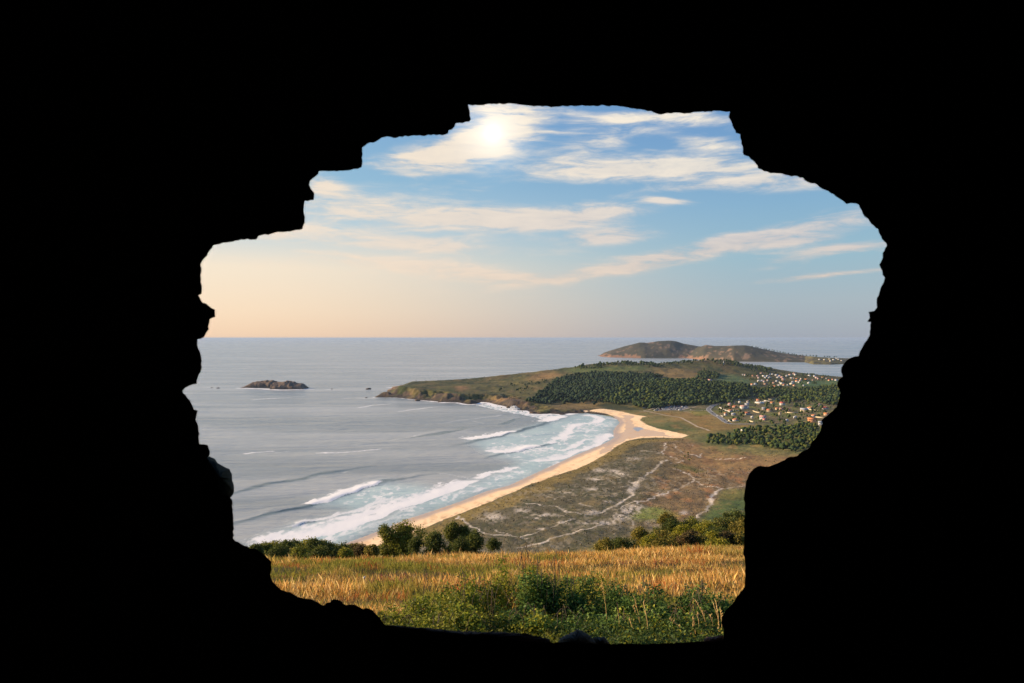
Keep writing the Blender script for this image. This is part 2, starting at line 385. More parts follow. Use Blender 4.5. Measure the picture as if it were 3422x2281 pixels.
fine = fbm(XX / 3.0, YY / 6.0, 3, 41); med = fbm(XX / 18, YY / 40, 4, 43); big = fbm(XX / 90, YY / 160, 4, 47)
K = 1.15
def c3(r, g, b): return np.array(lin(r, g, b)) * K
colr = np.zeros(XX.shape + (3,))
def paint(mask, c, amt=1.0):
    m = (mask.astype(float) if mask.dtype == bool else mask) * amt
    colr[...] = colr * (1 - m[..., None]) + np.asarray(c) * m[..., None]
# plain and headland grass
paint(np.ones(XX.shape), c3(112, 106, 60))
paint(sstep(big, 0.42, 0.62), c3(84, 92, 48))
paint(sstep(med, 0.55, 0.75), c3(140, 112, 66), 0.6)
headl = (YY > 1930) & (PY < 1400)
paint(headl & (med > 0.5), c3(106, 104, 52), 0.7)
paint(headl * sstep(fbm(XX / 55, YY / 120, 4, 151, 0.6), 0.50, 0.60), c3(66, 74, 40), 0.75)
paint(headl * sstep(fbm(XX / 40, YY / 110, 4, 153, 0.6), 0.56, 0.66), c3(132, 110, 66), 0.6)
colr *= np.where(headl, 0.62, 1.0)[..., None]
# brown field / bare patches on the headland
for poly, c in ((C2([(1650, 490), (1760, 430), (1900, 425), (2000, 450), (1900, 480), (1760, 500)]), (144, 112, 68)),
                (R1([(660, 330), (780, 305), (900, 310), (1020, 330), (1100, 370), (980, 390), (760, 385)]), (138, 112, 66)),
                (R1([(1090, 370), (1250, 350), (1450, 400), (1480, 430), (1180, 410)]), (84, 106, 62)),
                (R1([(1780, 410), (2110, 400), (2110, 450), (1800, 450)]), (84, 112, 66)),
                (R1([(0, 300), (600, 280), (640, 320), (0, 350)]), (88, 100, 46)),
                (R1([(1150, 260), (1280, 275), (1260, 290), (1160, 285)]), (160, 125, 80)),
                (C2([(980, 560), (1040, 560), (1040, 600), (980, 600)]), (190, 140, 95)),
                (C2([(1250, 660), (1600, 680), (1640, 790), (1500, 770), (1300, 710)]), (130, 98, 68)),
                (C2([(1900, 740), (2352, 690), (2352, 770), (1900, 800)]), (126, 104, 64))):
    paint(blur(inpoly(JX, JY, poly), 2, 3), c3(*c), 0.85)
# cliffs and rocky shore
rocky = (YY > 1850) & (DC < 60) & (HH < 26)
gz = np.hypot(*np.gradient(HH)) / (YY * 0.0028)
rk_ = rocky * sstep(34 - DC + (med - 0.5) * 90 + (big - 0.5) * 70, -6, 12) * sstep(fine + 0.3 * med, 0.35, 0.6)
paint(rk_, c3(72, 62, 54)); paint(rk_ * sstep(fbm(XX / 14, YY / 14, 3, 55), 0.55, 0.7), c3(140, 108, 84), 0.5)
paint(rocky.astype(float) * sstep(4.5 - HH + (fine - 0.5) * 4, 0, 2), c3(50, 44, 40), 0.8)
# village ground
vil = R1([(1120, 600), (1300, 545), (1500, 540), (1700, 520), (2120, 480), (2090, 640), (2000, 760), (1300, 740), (1120, 640)])
vm = blur(inpoly(JX, JY, vil), 3, 5); paint(vm, c3(88, 84, 58), 0.9)
paint(inpoly(JX, JY, vil) & (med > 0.55), c3(104, 112, 52), 0.75)
paint(inpoly(JX, JY, vil) & (fine > 0.66), c3(150, 116, 78), 0.6)
# golden fields behind the beach
paint(blur(inpoly(JX, JY, R1([(640, 640), (900, 650), (1090, 650), (1180, 700), (1260, 745), (1500, 750), (1400, 780), (1100, 820), (960, 760), (820, 700)])), 5, 6) * np.clip(0.4 + 0.9 * med, 0, 1), c3(142, 110, 60), 0.8)
paint(inpoly(JX, JY, R1([(930, 645), (1090, 640), (1120, 670), (1000, 680)])), c3(120, 116, 50), 0.8)
# dunes
dune_poly = B4([(-600, 1240), (0, 1012), (440, 832), (800, 684), (1200, 542), (1330, 472), (1390, 430), (1490, 372), (1700, 345), (1900, 360), (1960, 400), (1940, 470), (2010, 560), (2352, 570), (2500, 600), (2500, 800), (2352, 720), (2160, 700), (2090, 830), (2000, 940), (1850, 950), (1300, 1110), (900, 1180), (-200, 1500)])
isdune = inpoly(PX + wx * 20 * persp, PY + wy * 8 * persp, dune_poly) & ~isbeach
dm = blur(isdune, 4, 5) * (~isbeach)
rightside = sstep(JX + 0.35 * (JY - 1700), 2080, 2260)
paint(dm, c3(94, 87, 63)); paint(dm * sstep(med, 0.42, 0.58), c3(76, 76, 50), 0.8)
paint(dm * sstep(fine * 0.5 + med * 0.5, 0.54, 0.70), c3(136, 124, 104), 0.7)
paint(dm * rightside, c3(124, 98, 66), 0.65)
paint(dm * rightside * sstep(med, 0.55, 0.68), c3(160, 112, 70), 0.7)
strip = seg_dist(XX, YY, [tuple(on_z(x, y, 8)[:2]) for x, y in back[:14]])
paint(isdune.astype(float) * sstep(24 + (med - 0.5) * 40 - strip, 0, 14), c3(132, 112, 58), 0.85)
# reddish heath and grass right of the dunes
hth = B4([(1780, 380), (1990, 370), (2060, 440), (2240, 460), (2352, 470), (2800, 480), (2800, 640), (2200, 620), (1960, 610), (1880, 500), (1800, 440)])
hm = blur(inpoly(JX, JY, hth), 6, 7); paint(hm, c3(138, 108, 70), 0.85)
paint(hm * (med > 0.56), c3(122, 92, 62), 0.7)
for poly, c in ((T3([(1600, 455), (1720, 440), (1900, 500), (1980, 520), (1860, 530), (1700, 490)]), (96, 96, 46)),
                (T3([(1190, 960), (1320, 870), (1480, 870), (1620, 900), (1700, 930), (1600, 1000), (1400, 1010), (1250, 990)]), (112, 122, 54)),
                (T3([(1560, 900), (1700, 910), (1690, 960), (1600, 960)]), (146, 120, 62)),
                (T3([(2090, 700), (2340, 690), (2340, 760), (2120, 800), (2020, 830)]), (112, 108, 54)),
                (T3([(2010, 840), (2100, 790), (2352, 800), (2352, 1000), (1880, 980)]), (74, 92, 44)),
                (T3([(680, 950), (800, 935), (960, 970), (760, 990)]), (84, 82, 46)),
                (R1([(1040, 840), (1180, 800), (1420, 770), (1700, 770), (1950, 760), (1900, 940), (1300, 900)]), (92, 92, 44))):
    paint(blur(inpoly(PX + wx * 20 * persp, PY + wy * 7 * persp, poly), 2, 3), c3(*c), 0.85)
sp1 = fbm(XX / 2.2, YY / 4.5, 3, 141, 0.7); sp2 = fbm(XX / 7, YY / 13, 3, 143, 0.65); sp3 = fbm(XX / 30, YY / 22, 3, 147)
colr *= (1 + 0.55 * (sp1 - 0.5) + 0.7 * (sp2 - 0.5) + 0.6 * (sp3 - 0.5))[..., None]
notb = ~isbeach
paint(notb * sstep(sp2 * 0.6 + sp1 * 0.4, 0.58, 0.68), c3(52, 54, 34), 0.55)
paint(notb * sstep(sp3 * 0.5 + sp2 * 0.5, 0.56, 0.66), c3(140, 116, 72), 0.35)
# sandy trails in the dunes
sandc = c3(206, 192, 172)
T = [([(980, 870), (1100, 800), (1200, 735), (1208, 690), (1240, 620), (1300, 570), (1380, 530), (1440, 480), (1490, 430), (1540, 390)], 2.6), ([(1190, 690), (1260, 640), (1300, 600), (1330, 560)], 3.5), ([(1200, 720), (1180, 660), (1240, 640)], 2.5),
     ([(980, 870), (920, 910), (780, 940)], 2.0), ([(730, 937), (560, 885), (400, 830), (180, 790)], 1.8), ([(-120, 1060), (0, 1120), (110, 1150), (250, 1110), (380, 1070), (520, 1010), (660, 980)], 1.6), ([(110, 1150), (200, 1172)], 1.5),
     ([(420, 1170), (600, 1125), (800, 1070), (1000, 1010), (1150, 960), (1230, 1000), (1220, 1040)], 2.2), ([(1620, 485), (1720, 510), (1800, 570), (1812, 600), (1730, 650), (1600, 700), (1450, 750), (1330, 800), (1250, 800), (1150, 830), (1050, 880)], 1.6),
     ([(1840, 610), (1920, 655), (2080, 685), (2300, 675)], 1.4), ([(2080, 690), (2000, 750), (1980, 800), (2000, 840), (1960, 890), (1900, 940), (1850, 970)], 2.4), ([(1300, 290), (1480, 312), (1520, 330)], 1.8), ([(1530, 215), (1545, 280), (1520, 300), (1470, 325)], 2.2),
     ([(1610, 220), (1660, 280), (1700, 315), (1800, 350), (1880, 380), (1890, 340)], 2.0), ([(2040, 400), (2200, 410), (2400, 415)], 1.5), ([(1590, 360), (1640, 385), (1710, 410), (1600, 430)], 1.8), ([(1240, 800), (1310, 830), (1300, 880)], 1.8), ([(340, 710), (460, 770)], 1.4), ([(690, 810), (830, 860)], 2.0), ([(1120, 660), (1200, 640)], 1.8), ([(-500, 900), (-430, 960), (-330, 1040), (-240, 1085), (-100, 1110), (0, 1120)], 1.8), ([(420, 1170), (300, 1210), (100, 1260)], 2.2)]
trail = np.zeros(XX.shape)
paint(dm * sstep(fbm(XX / 3.2, YY / 9, 3, 171, 0.6), 0.56, 0.68) * sstep(fbm(XX / 70, YY / 60, 3, 173), 0.40, 0.62), c3(168, 154, 130), 0.42)
for pl, wd in T:
    wd = wd * 0.72; d = seg_dist(XX + (fbm(XX / 9, YY / 12, 3, 63) - 0.5) * 9, YY + (fbm(XX / 9, YY / 12, 3, 65) - 0.5) * 14, [tuple(on_z(x, y, 8)[:2]) for x, y in T3(pl)])
    d = d * (0.7 + 1.3 * fbm(XX / 4, YY / 6, 3, 61))
    trail = np.maximum(trail, (1 - sstep(d, wd * 0.35, wd * 1.7)) * (0.45 + 0.75 * sstep(med + 0.4 * fine, 0.55, 0.80)))
paint(trail * (~isbeach), sandc, 0.85)
for (a, b, rx, ryy) in ((560, 720, 60, 14), (820, 690, 60, 16), (970, 812, 45, 16), (1230, 390, 60, 16), (1035, 512, 55, 18), (350, 940, 110, 18), (280, 972, 60, 14), (830, 915, 60, 22), (1180, 905, 130, 34), (1080, 960, 110, 40), (960, 1020, 120, 22), (1230, 870, 80, 26), (740, 1020, 60, 12), (1240, 640, 50, 30), (1200, 700, 40, 30), (1990, 800, 40, 40), (1500, 735, 60, 20), (1720, 920, 40, 20), (520, 1015, 60, 12), (330, 1080, 50, 10), (850, 590, 80, 22), (1100, 540, 90, 24), (900, 500, 80, 20), (130, 900, 70, 26), (-150, 960, 120, 40), (1850, 245, 70, 20)):
    q = T3([(a, b)])[0]
    e = ((PX - q[0]) / (rx * 0.34)) ** 2 + ((PY - q[1]) / (ryy * 0.34)) ** 2
    paint(np.exp(-e) * sstep(fbm(XX / 3, YY / 9, 3, 71) + 0.2 * np.exp(-e), 0.48, 0.66) * isdune, sandc, 0.85)
# beach: dry sand, wet sand by the water and along the creek mouth
wet = 1 - sstep(DC + (med - 0.5) * 10, 5, 20)
creek = inpoly(JX, JY, B4([(1440, 180), (1520, 190), (1540, 260), (1640, 290), (1840, 335), (1600, 340), (1480, 360), (1300, 470), (1290, 440), (1420, 350), (1460, 290), (1490, 230)]))
pool = inpoly(JX, JY, B4([(1520, 278), (1560, 272), (1630, 285), (1560, 300)]))
dry = c3(240, 206, 160) * 1.12
bm = isbeach.astype(float)
paint(bm, dry); paint(bm * sstep(med, 0.5, 0.75), c3(226, 188, 142) * 1.12, 0.6)
paint(bm * creek, c3(196, 172, 148), 0.85); paint(bm * wet, c3(172, 154, 140), 0.9)
paint(bm * sstep(fine, 0.66, 0.75) * sstep(26 - strip, 0, 20), c3(132, 112, 60), 0.6)
for wl0, wa_ in ((30, 0.45), (52, 0.3)):
    paint(bm * np.exp(-((DC - wl0 - 16 * (big - 0.5)) / 3.0) ** 2) * sstep(fine, 0.42, 0.6) * (1 - creek), c3(150, 118, 86), wa_)
paint(bm * sstep(fbm(XX / 6, YY / 12, 4, 161, 0.65), 0.56, 0.70), c3(206, 168, 124), 0.5)
paint(bm * pool, c3(150, 160, 168), 0.9)
wetv = np.maximum(np.maximum(wet * 0.9, creek * 0.35), pool * 1.0) * bm

verts = np.stack([XX, YY, HH], -1).reshape(-1, 3); CC = colr.reshape(-1, 3); WV = wetv.reshape(-1)
FQ = grid_faces(*XX.shape)
zid = np.where(isbeach, 1, np.where(isdune, 2, np.where(headl, 3, 0))).reshape(-1)
fz = np.max(zid[FQ], axis=1); fz = np.where((zid[FQ] == 1).any(1), 1, fz)
keep = (verts[FQ][:, :, 2] > -4).any(1)
def land_piece(name, k, mat):
    q = FQ[(fz == k) & keep]; u, inv = np.unique(q, return_inverse=True)
    o = mesh_np(name, verts[u], inv.reshape(-1, 4), mat, None, True, CC[u], {'wet': WV[u]})
    return tag(o, kind='structure')
t = NT(M_beach.node_tree); wa = t.new('ShaderNodeAttribute'); wa.attribute_name = 'wet'
bp = [n for n in t.n if n.type == 'BSDF_PRINCIPLED'][0]
t.put(bp.inputs['Roughness'], t.math('SUBTRACT', 0.85, t.math('MULTIPLY', wa.outputs['Fac'], 0.45)))
land_piece('grassland', 0, M_land); land_piece('beach', 1, M_beach); land_piece('dunes', 2, M_land); land_piece('headland', 3, M_land)

# sampling the land sheet for things that stand on it
_ly = np.log(ry)
def ground(X, Y):
    X = np.atleast_1d(np.asarray(X, float)); Y = np.atleast_1d(np.asarray(Y, float))
    out = np.array(height(X, Y)); m = (Y > ry[0]) & (Y < ry[-1])
    if m.any():
        fi = np.interp(np.log(Y[m]), _ly, np.arange(len(ry))); i = np.clip(fi.astype(int), 0, len(ry) - 2)
        U = X[m] / Y[m]; fj = np.interp(U, cu, np.arange(len(cu))); j = np.clip(fj.astype(int), 0, len(cu) - 2)
        a = fi - i; b = np.clip(fj - j, 0, 1)
        out[m] = (HH[i, j] * (1 - b) + HH[i, j + 1] * b) * (1 - a) + (HH[i + 1, j] * (1 - b) + HH[i + 1, j + 1] * b) * a
    return out
# where a photo point meets the land: first visible cell along its column
def land_at(sx, sy):
    u = (sx - 1711) / F
    Y = np.exp(np.linspace(math.log(560), math.log(3900), 1600)); 
    fw = 1.0; X = u * Y
    for _ in range(2):
        Z = ground(X, Y); X = u * (Y * CP - (Z - EYE) * SP)
    py = pix(X, Y, Z)[1]; pm = np.minimum.accumulate(py)
    i = np.argmax(pm <= sy) if (pm <= sy).any() else len(Y) - 1
    return X[i], Y[i], float(Z[i])

# ---------------------------------------------------------------- sea
sy_ = rows([(250, 600, 8), (600, 2950, 330), (2950, 9000, 34), (9000, SEA_R, 30)])
su = np.concatenate([np.linspace(-2.2, -0.48, 16, endpoint=False), np.linspace(-0.48, 0.17, 430, endpoint=False), np.linspace(0.17, 0.5, 40, endpoint=False), np.linspace(0.5, 2.2, 14)])
SY, SU = np.meshgrid(sy_, su, indexing='ij'); SX = SY * SU
SPX, SPY = pix(SX, SY, 0 * SX)
g = lambda pts: [tuple(on_z(x, y, 0)[:2]) for x, y in pts]
sea_h = np.zeros(SX.shape); foam = np.zeros(SX.shape); face = np.zeros(SX.shape); milk = np.zeros(SX.shape)
near = (SY > 600) & (SY < 2900)
sfine = fbm(SX / 5, SY / 9, 4, 81, 0.6); smed = fbm(SX / 28, SY / 50, 4, 83); sbig = fbm(SX / 110, SY / 220, 3, 85)
inside = inpoly(SX, SY, coast); dcs = seg_dist(SX, SY, coast[:len(wl)])
jx = SX + (smed - 0.5) * 22; jy = SY + (fbm(SX / 28, SY / 50, 4, 91) - 0.5) * 34
def signed(pl):
    """distance to a crest line, positive on its shoreward side, and position along the line 0..1"""
    best = np.full(SX.shape, 1e9); sg = np.zeros(SX.shape); al = np.zeros(SX.shape); n = len(pl) - 1
    for i in range(n):
        (x1, y1), (x2, y2) = pl[i], pl[i + 1]; ex, ey = x2 - x1, y2 - y1
        tt = np.clip(((jx - x1) * ex + (jy - y1) * ey) / (ex * ex + ey * ey), 0, 1)
        qx, qy = jx - x1 - tt * ex, jy - y1 - tt * ey; d = np.hypot(qx, qy); m = d < best
        best = np.where(m, d, best); sg = np.where(m, np.sign(ex * qy - ey * qx), sg); al = np.where(m, (i + tt) / n, al)
    return best * -sg, al
def swell(pts, amp, wid):
    d, a = signed(g(pts)); e = np.sin(np.clip(a, 0, 1) * math.pi) ** 0.5
    prof = np.where(d > 0, np.exp(-(d / (wid * 0.55)) ** 2), np.exp(-(d / (wid * 1.6)) ** 2))
    global sea_h, face; sea_h = sea_h + amp * prof * e
    face = np.maximum(face, np.where(d > -2, np.exp(-((d - wid * 0.35) / (wid * 0.5)) ** 2), 0) * e * min(1, amp))
def breaker(pts, wf, wb, amp=0.9, strength=1.0):
    wb = wb * 1.7; wf = wf * 1.15
    """white water: a ragged front of width wf shoreward, a fading tail of width wb seaward"""
    global foam, sea_h
    d, a = signed(g(pts)); e = sstep(a, 0.0, 0.08) * (1 - sstep(a, 0.95, 1.0) * 0.6)
    f = np.where(d > 0, 1 - sstep(d, wf * 0.5, wf), 1 - sstep(-d + (sfine - 0.5) * wb * 0.9, wb * 0.15, wb))
    foam = np.maximum(foam, f * e * strength); sea_h = sea_h + 0.22 * amp * np.exp(-(d / 9.0) ** 2) * e
# long swell lines
swell(A5([(-200, 450), (90, 385), (400, 300), (700, 250), (1000, 190), (1300, 140)]), 0.9, 10)
swell(A5([(-250, 720), (90, 640), (300, 590), (500, 545), (720, 488), (1000, 410), (1390, 288), (1600, 245), (1850, 208)]), 1.1, 9)
swell(A5([(560, 700), (700, 665), (860, 622)]), 1.2, 6)
swell(B4([(200, 410), (370, 372), (480, 350), (690, 302), (800, 270), (910, 236), (1040, 196)]), 1.1, 12)
swell(B4([(0, 335), (150, 310), (280, 285)]), 1.4, 16)
swell(B4([(430, 500), (600, 462), (720, 440), (860, 408), (990, 376)]), 0.9, 10)
swell(B4([(560, 255), (640, 232), (720, 205)]), 1.2, 14); swell(C2([(1100, 960), (1000, 990), (860, 1030), (700, 1050), (300, 1090)]), 1.0, 20)
# breakers and white water
breaker(A5([(700, 492), (850, 462), (1000, 412), (1200, 352), (1395, 288)]), 5, 17)
breaker(B4([(360, 362), (480, 346), (600, 322), (695, 300)]), 6, 30, 0.8)
breaker(B4([(900, 238), (960, 222), (1040, 192)]), 7, 30, 0.8)
breaker(B4([(935, 356), (1035, 352), (1062, 330), (1092, 300), (1122, 270), (1180, 252), (1260, 240), (1312, 216), (1290, 196), (1200, 178)]), 5, 18, 0.5, 0.95)
breaker(B4([(440, 436), (600, 458), (700, 446), (790, 424), (868, 404)]), 6, 30, 0.8)
breaker(B4([(925, 392), (960, 384), (992, 374)]), 6, 14, 0.7)
breaker(B4([(1010, 440), (1030, 430), (1120, 395), (1212, 354)]), 4, 10, 0.2, 0.8)
breaker(B4([(1340, 205), (1365, 206), (1392, 218)]), 4, 8, 0.2, 0.8)
breaker(B4([(1250, 268), (1330, 268), (1420, 262)]), 3, 7, 0.1, 0.7)
breaker(B4([(740, 525), (900, 515), (1000, 492), (1100, 462), (1200, 428), (1320, 376), (1380, 340), (1365, 308)]), 4, 20, 0.3, 0.9)
breaker(B4([(930, 560), (980, 535), (1000, 515)]), 4, 8, 0.2, 0.7)
breaker(A5([(150, 880), (500, 815), (820, 775), (1100, 695), (1300, 610), (1520, 528), (1700, 478), (1850, 425), (2000, 375), (2120, 320), (2230, 262)]), 5, 34, 0.8)
breaker(A5([(2230, 262), (2352, 232)]) + B4([(500, 612), (640, 585), (722, 553)]), 5, 14, 0.7)
breaker(A5([(560, 712), (860, 615), (1100, 550), (1500, 425)]), 4, 12, 0.2, 0.7)
breaker(A5([(800, 852), (1000, 780), (1250, 690), (1530, 575)]), 3, 5, 0.1, 0.55)
breaker(A5([(1540, 525), (1600, 532), (1640, 520), (1700, 505)]), 3, 6, 0.2, 0.7); breaker(A5([(2150, 385), (2230, 355), (2300, 322)]), 3, 6, 0.2, 0.7)
# foam streaks drifting offshore and round the headland
for pts, wd, st in ((I7([(540, 1090), (640, 1075), (830, 1063)]), 5, 0.75), (I7([(870, 1070), (1000, 1062), (1160, 1068)]), 4, 0.5), (I7([(1220, 1083), (1380, 1082), (1540, 1068), (1760, 1045)]), 5, 0.75),
                (I7([(1840, 968), (1960, 948), (2091, 925)]), 6, 0.5), (I7([(650, 615), (800, 602), (980, 592), (1090, 585)]), 9, 0.6), (I7([(280, 682), (600, 668), (1000, 655), (1210, 648)]), 9, 0.45),
                (I7([(1590, 684), (1680, 664), (1850, 650)]), 8, 0.6), (C2([(400, 805), (620, 778), (760, 765), (900, 760)]), 8, 0.6), (C2([(0, 768), (120, 748), (310, 732)]), 8, 0.6), (C2([(1120, 900), (1160, 912), (1215, 925)]), 4, 0.6),
                (A5([(1880, 212), (2000, 228), (2150, 250)]), 3, 0.55), (A5([(1280, 240), (1500, 238), (1700, 212)]), 3, 0.5), (A5([(1010, 215), (1070, 200)]), 4, 0.5), (C2([(1000, 890), (1200, 868), (1420, 838)]), 7, 0.5), (B4([(60, 250), (200, 235), (330, 215)]), 5, 0.5)):
    d = seg_dist(jx, jy, g(pts)); foam = np.maximum(foam, (1 - sstep(d, wd * 0.3, wd * 1.5)) * st)
for pts, wd, st in ((I7([(525, 514), (700, 517), (790, 524), (900, 529), (1000, 526), (1075, 522), (1140, 521)]), 22, 0.8), (I7([(1290, 525), (1400, 520)]), 18, 0.55), (I7([(1740, 501), (1830, 506), (1920, 510)]), 18, 0.7), (I7([(90, 512), (230, 507), (340, 516)]), 16, 0.5), (I7([(1425, 605), (1520, 600), (1640, 604), (1720, 602)]), 14, 0.5)):
    d = seg_dist(jx, jy, g(pts)); foam = np.maximum(foam, (1 - sstep(d, wd * 0.3, wd * 1.4)) * st)
# surf against the rocks
rockshore = seg_dist(SX, SY, coast[nb + 1:len(wl)])
foam = np.maximum(foam, (1 - sstep(rockshore + (smed - 0.5) * 46, 6, 34)) * 0.95 * (SPX > 1400)); foam = np.maximum(foam, (1 - sstep(rockshore + (smed - 0.5) * 30, 3, 16)) * 0.8)
wz = inpoly(jx, jy, g(C2([(1150, 745), (1300, 728), (1480, 775), (1560, 800), (1680, 805), (1780, 836), (2030, 842), (1980, 870), (1840, 905), (1700, 860), (1500, 820), (1350, 790)])))
foam = np.maximum(foam, wz * (0.35 + 0.5 * sstep(sfine, 0.4, 0.6)))
sw = 1 - sstep(seg_dist(SX, SY, coast[:nb]) + (smed - 0.5) * 12, 2, 9); foam = np.maximum(foam, sw * 0.35 * (SY < 1750))
# milky aerated water inside the surf zone
mz = inpoly(jx, jy, g(B4([(1200, 172), (1040, 196), (905, 240), (700, 305), (480, 350), (350, 372), (440, 430), (640, 505), (740, 520), (640, 590), (430, 650), (200, 735), (0, 820), (-300, 940)]) + A5([(300, 880), (100, 960), (560, 1010)]) + [wl[i] for i in range(nb)]))
mz |= inpoly(jx, jy, g(A5([(700, 492), (1000, 412), (1395, 290), (1800, 330), (1900, 400), (1500, 500), (1100, 560), (860, 640), (600, 700), (300, 820), (150, 880), (900, 800), (1300, 600), (1100, 500)])))
mz = blur(mz, 5, 6)
milk = mz * (0.55 + 0.45 * sbig) + wz * 0.5
foam = np.maximum(foam, mz * sstep(sfine * 0.55 + smed * 0.3 + sbig * 0.15, 0.42, 0.60) * 0.72)
foam = np.where(near, foam, 0); milk = np.where(near, milk, 0)
sea_h = np.where(near, sea_h * sstep(dcs, 5, 60) + (fbm(SX / 14, SY / 24, 3, 95) - 0.5) * 0.5, 0) 
sea_h = np.where(near, np.minimum(sea_h, 3.0), 0)
m = bpy.data.materials.new('sea_water'); m.use_nodes = True; t = NT(m.node_tree); t.n.clear()
pos = t.new('ShaderNodeNewGeometry').outputs['Position']
fa = t.new('ShaderNodeAttribute'); fa.attribute_name = 'foam'; ma = t.new('ShaderNodeAttribute'); ma.attribute_name = 'milk'
p = t.new('ShaderNodeBsdfPrincipled'); p.inputs['IOR'].default_value = 1.33
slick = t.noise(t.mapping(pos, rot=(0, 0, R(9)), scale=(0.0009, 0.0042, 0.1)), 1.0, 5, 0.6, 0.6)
sheen_base = t.mix(t.smooth(slick, 0.38, 0.66), (0.25, 0.28, 0.275), (0.445, 0.455, 0.425))  # water colours lifted to stand in for low-sun sheen, varied by the slicks
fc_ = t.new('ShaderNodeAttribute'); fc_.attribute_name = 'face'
body = t.mix(ma.outputs['Fac'], sheen_base, (0.57, 0.75, 0.72))
t.put(p.inputs['Base Color'], t.mix(t.math('MULTIPLY', fc_.outputs['Fac'], 0.85), body, (0.07, 0.115, 0.10)))  # wave faces drop the painted sheen for the dark water colour
t.put(p.inputs['Roughness'], t.math('ADD', t.math('ADD', 0.16, t.math('MULTIPLY', slick, 0.16)), t.math('MULTIPLY', ma.outputs['Fac'], 0.3)))
b1 = t.noise(t.mapping(pos, rot=(0, 0, R(20)), scale=(0.035, 0.12, 0.1)), 1.0, 7, 0.68, 0.4)
b2 = t.noise(t.mapping(pos, rot=(0, 0, R(-12)), scale=(0.004, 0.012, 0.1)), 1.0, 4, 0.55, 0.5)
bm1 = t.new('ShaderNodeBump'); bm1.inputs['Distance'].default_value = 1.7; t.put(bm1.inputs['Height'], b1)
bm2 = t.new('ShaderNodeBump'); bm2.inputs['Distance'].default_value = 9.0; t.put(bm2.inputs['Height'], b2); t.l.new(bm1.outputs[0], bm2.inputs['Normal'])
t.l.new(bm2.outputs[0], p.inputs['Normal'])
fo = t.new('ShaderNodeBsdfDiffuse'); fo.inputs[0].default_value = (0.92, 0.91, 0.88, 1)
fn = t.noise(t.mapping(pos, scale=(0.5, 0.35, 0.5)), 1.0, 6, 0.7)
ff = t.smooth(t.math('ADD', fa.outputs['Fac'], t.math('MULTIPLY', t.math('SUBTRACT', fn, 0.5), 0.7)), 0.30, 0.85)
ff = t.math('MULTIPLY', ff, t.smooth(fa.outputs['Fac'], 0.02, 0.25))
mx = t.new('ShaderNodeMixShader'); t.put(mx.inputs[0], ff); t.l.new(p.outputs[0], mx.inputs[1]); t.l.new(fo.outputs[0], mx.inputs[2])
o = t.new('ShaderNodeOutputMaterial'); t.l.new(mx.outputs[0], o.inputs[0]); M_sea = m
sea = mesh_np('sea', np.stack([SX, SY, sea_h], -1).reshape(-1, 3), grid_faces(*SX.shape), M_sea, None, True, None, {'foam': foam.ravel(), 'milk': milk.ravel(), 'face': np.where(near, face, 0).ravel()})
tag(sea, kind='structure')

# ---------------------------------------------------------------- rocks and islets
def icosphere(sub):
    bm = bmesh.new(); bmesh.ops.create_icosphere(bm, subdivisions=sub, radius=1.0)
    V = np.array([v.co[:] for v in bm.verts]); Fi = np.array([[v.index for v in f.verts] for f in bm.faces]); bm.free()
    return V, Fi
ICO = {k: icosphere(k) for k in (1, 2, 3, 4)}
def rock_mesh(name, c, r, seed, sub=3, rough=0.35, parent=None, dark=1.0, mat=None, flat=0.0):
    V, Fi = ICO[sub]; rng = np.random.default_rng(seed); off = rng.random(3) * 50
    n = np.array([mnoise.fractal(Vector(v * 1.6 + off), 0.9, 2.1, 5) for v in V])
    n2 = np.array([mnoise.ridged_multi_fractal(Vector(v * 2.6 + off), 0.9, 2.0, 4, 0.9, 2.0) for v in V])
    P = V * (1 + rough * n[:, None] + rough * 0.22 * (n2[:, None] - 1.0)) * np.asarray(r)
    if flat: P[:, 2] = np.where(P[:, 2] > 0, r[2] * (1 - np.exp(-np.maximum(P[:, 2], 0) / r[2] * flat)) / (1 - math.exp(-flat)), P[:, 2])
    zt = (P[:, 2] - P[:, 2].min()) / (np.ptp(P[:, 2]) + 1e-6)
    c1 = np.array(lin(96, 84, 74)); c2 = np.array(lin(150, 124, 100))
    f = np.clip(0.5 + n * 0.9, 0, 1)[:, None]
    col = (c1 * (1 - f) + c2 * f) * dark
    low = (P[:, 2] + c[2] < 1.8)[:, None] if mat is None else np.zeros((len(P), 1), bool)
    col = np.where(low, np.array(lin(52, 46, 42)), col)
    return mesh_np(name, P + np.asarray(c), Fi, mat or M_rock, parent, sub < 3, col)
def sea_at(sx, sy): return on_z(sx, sy, 0.0)

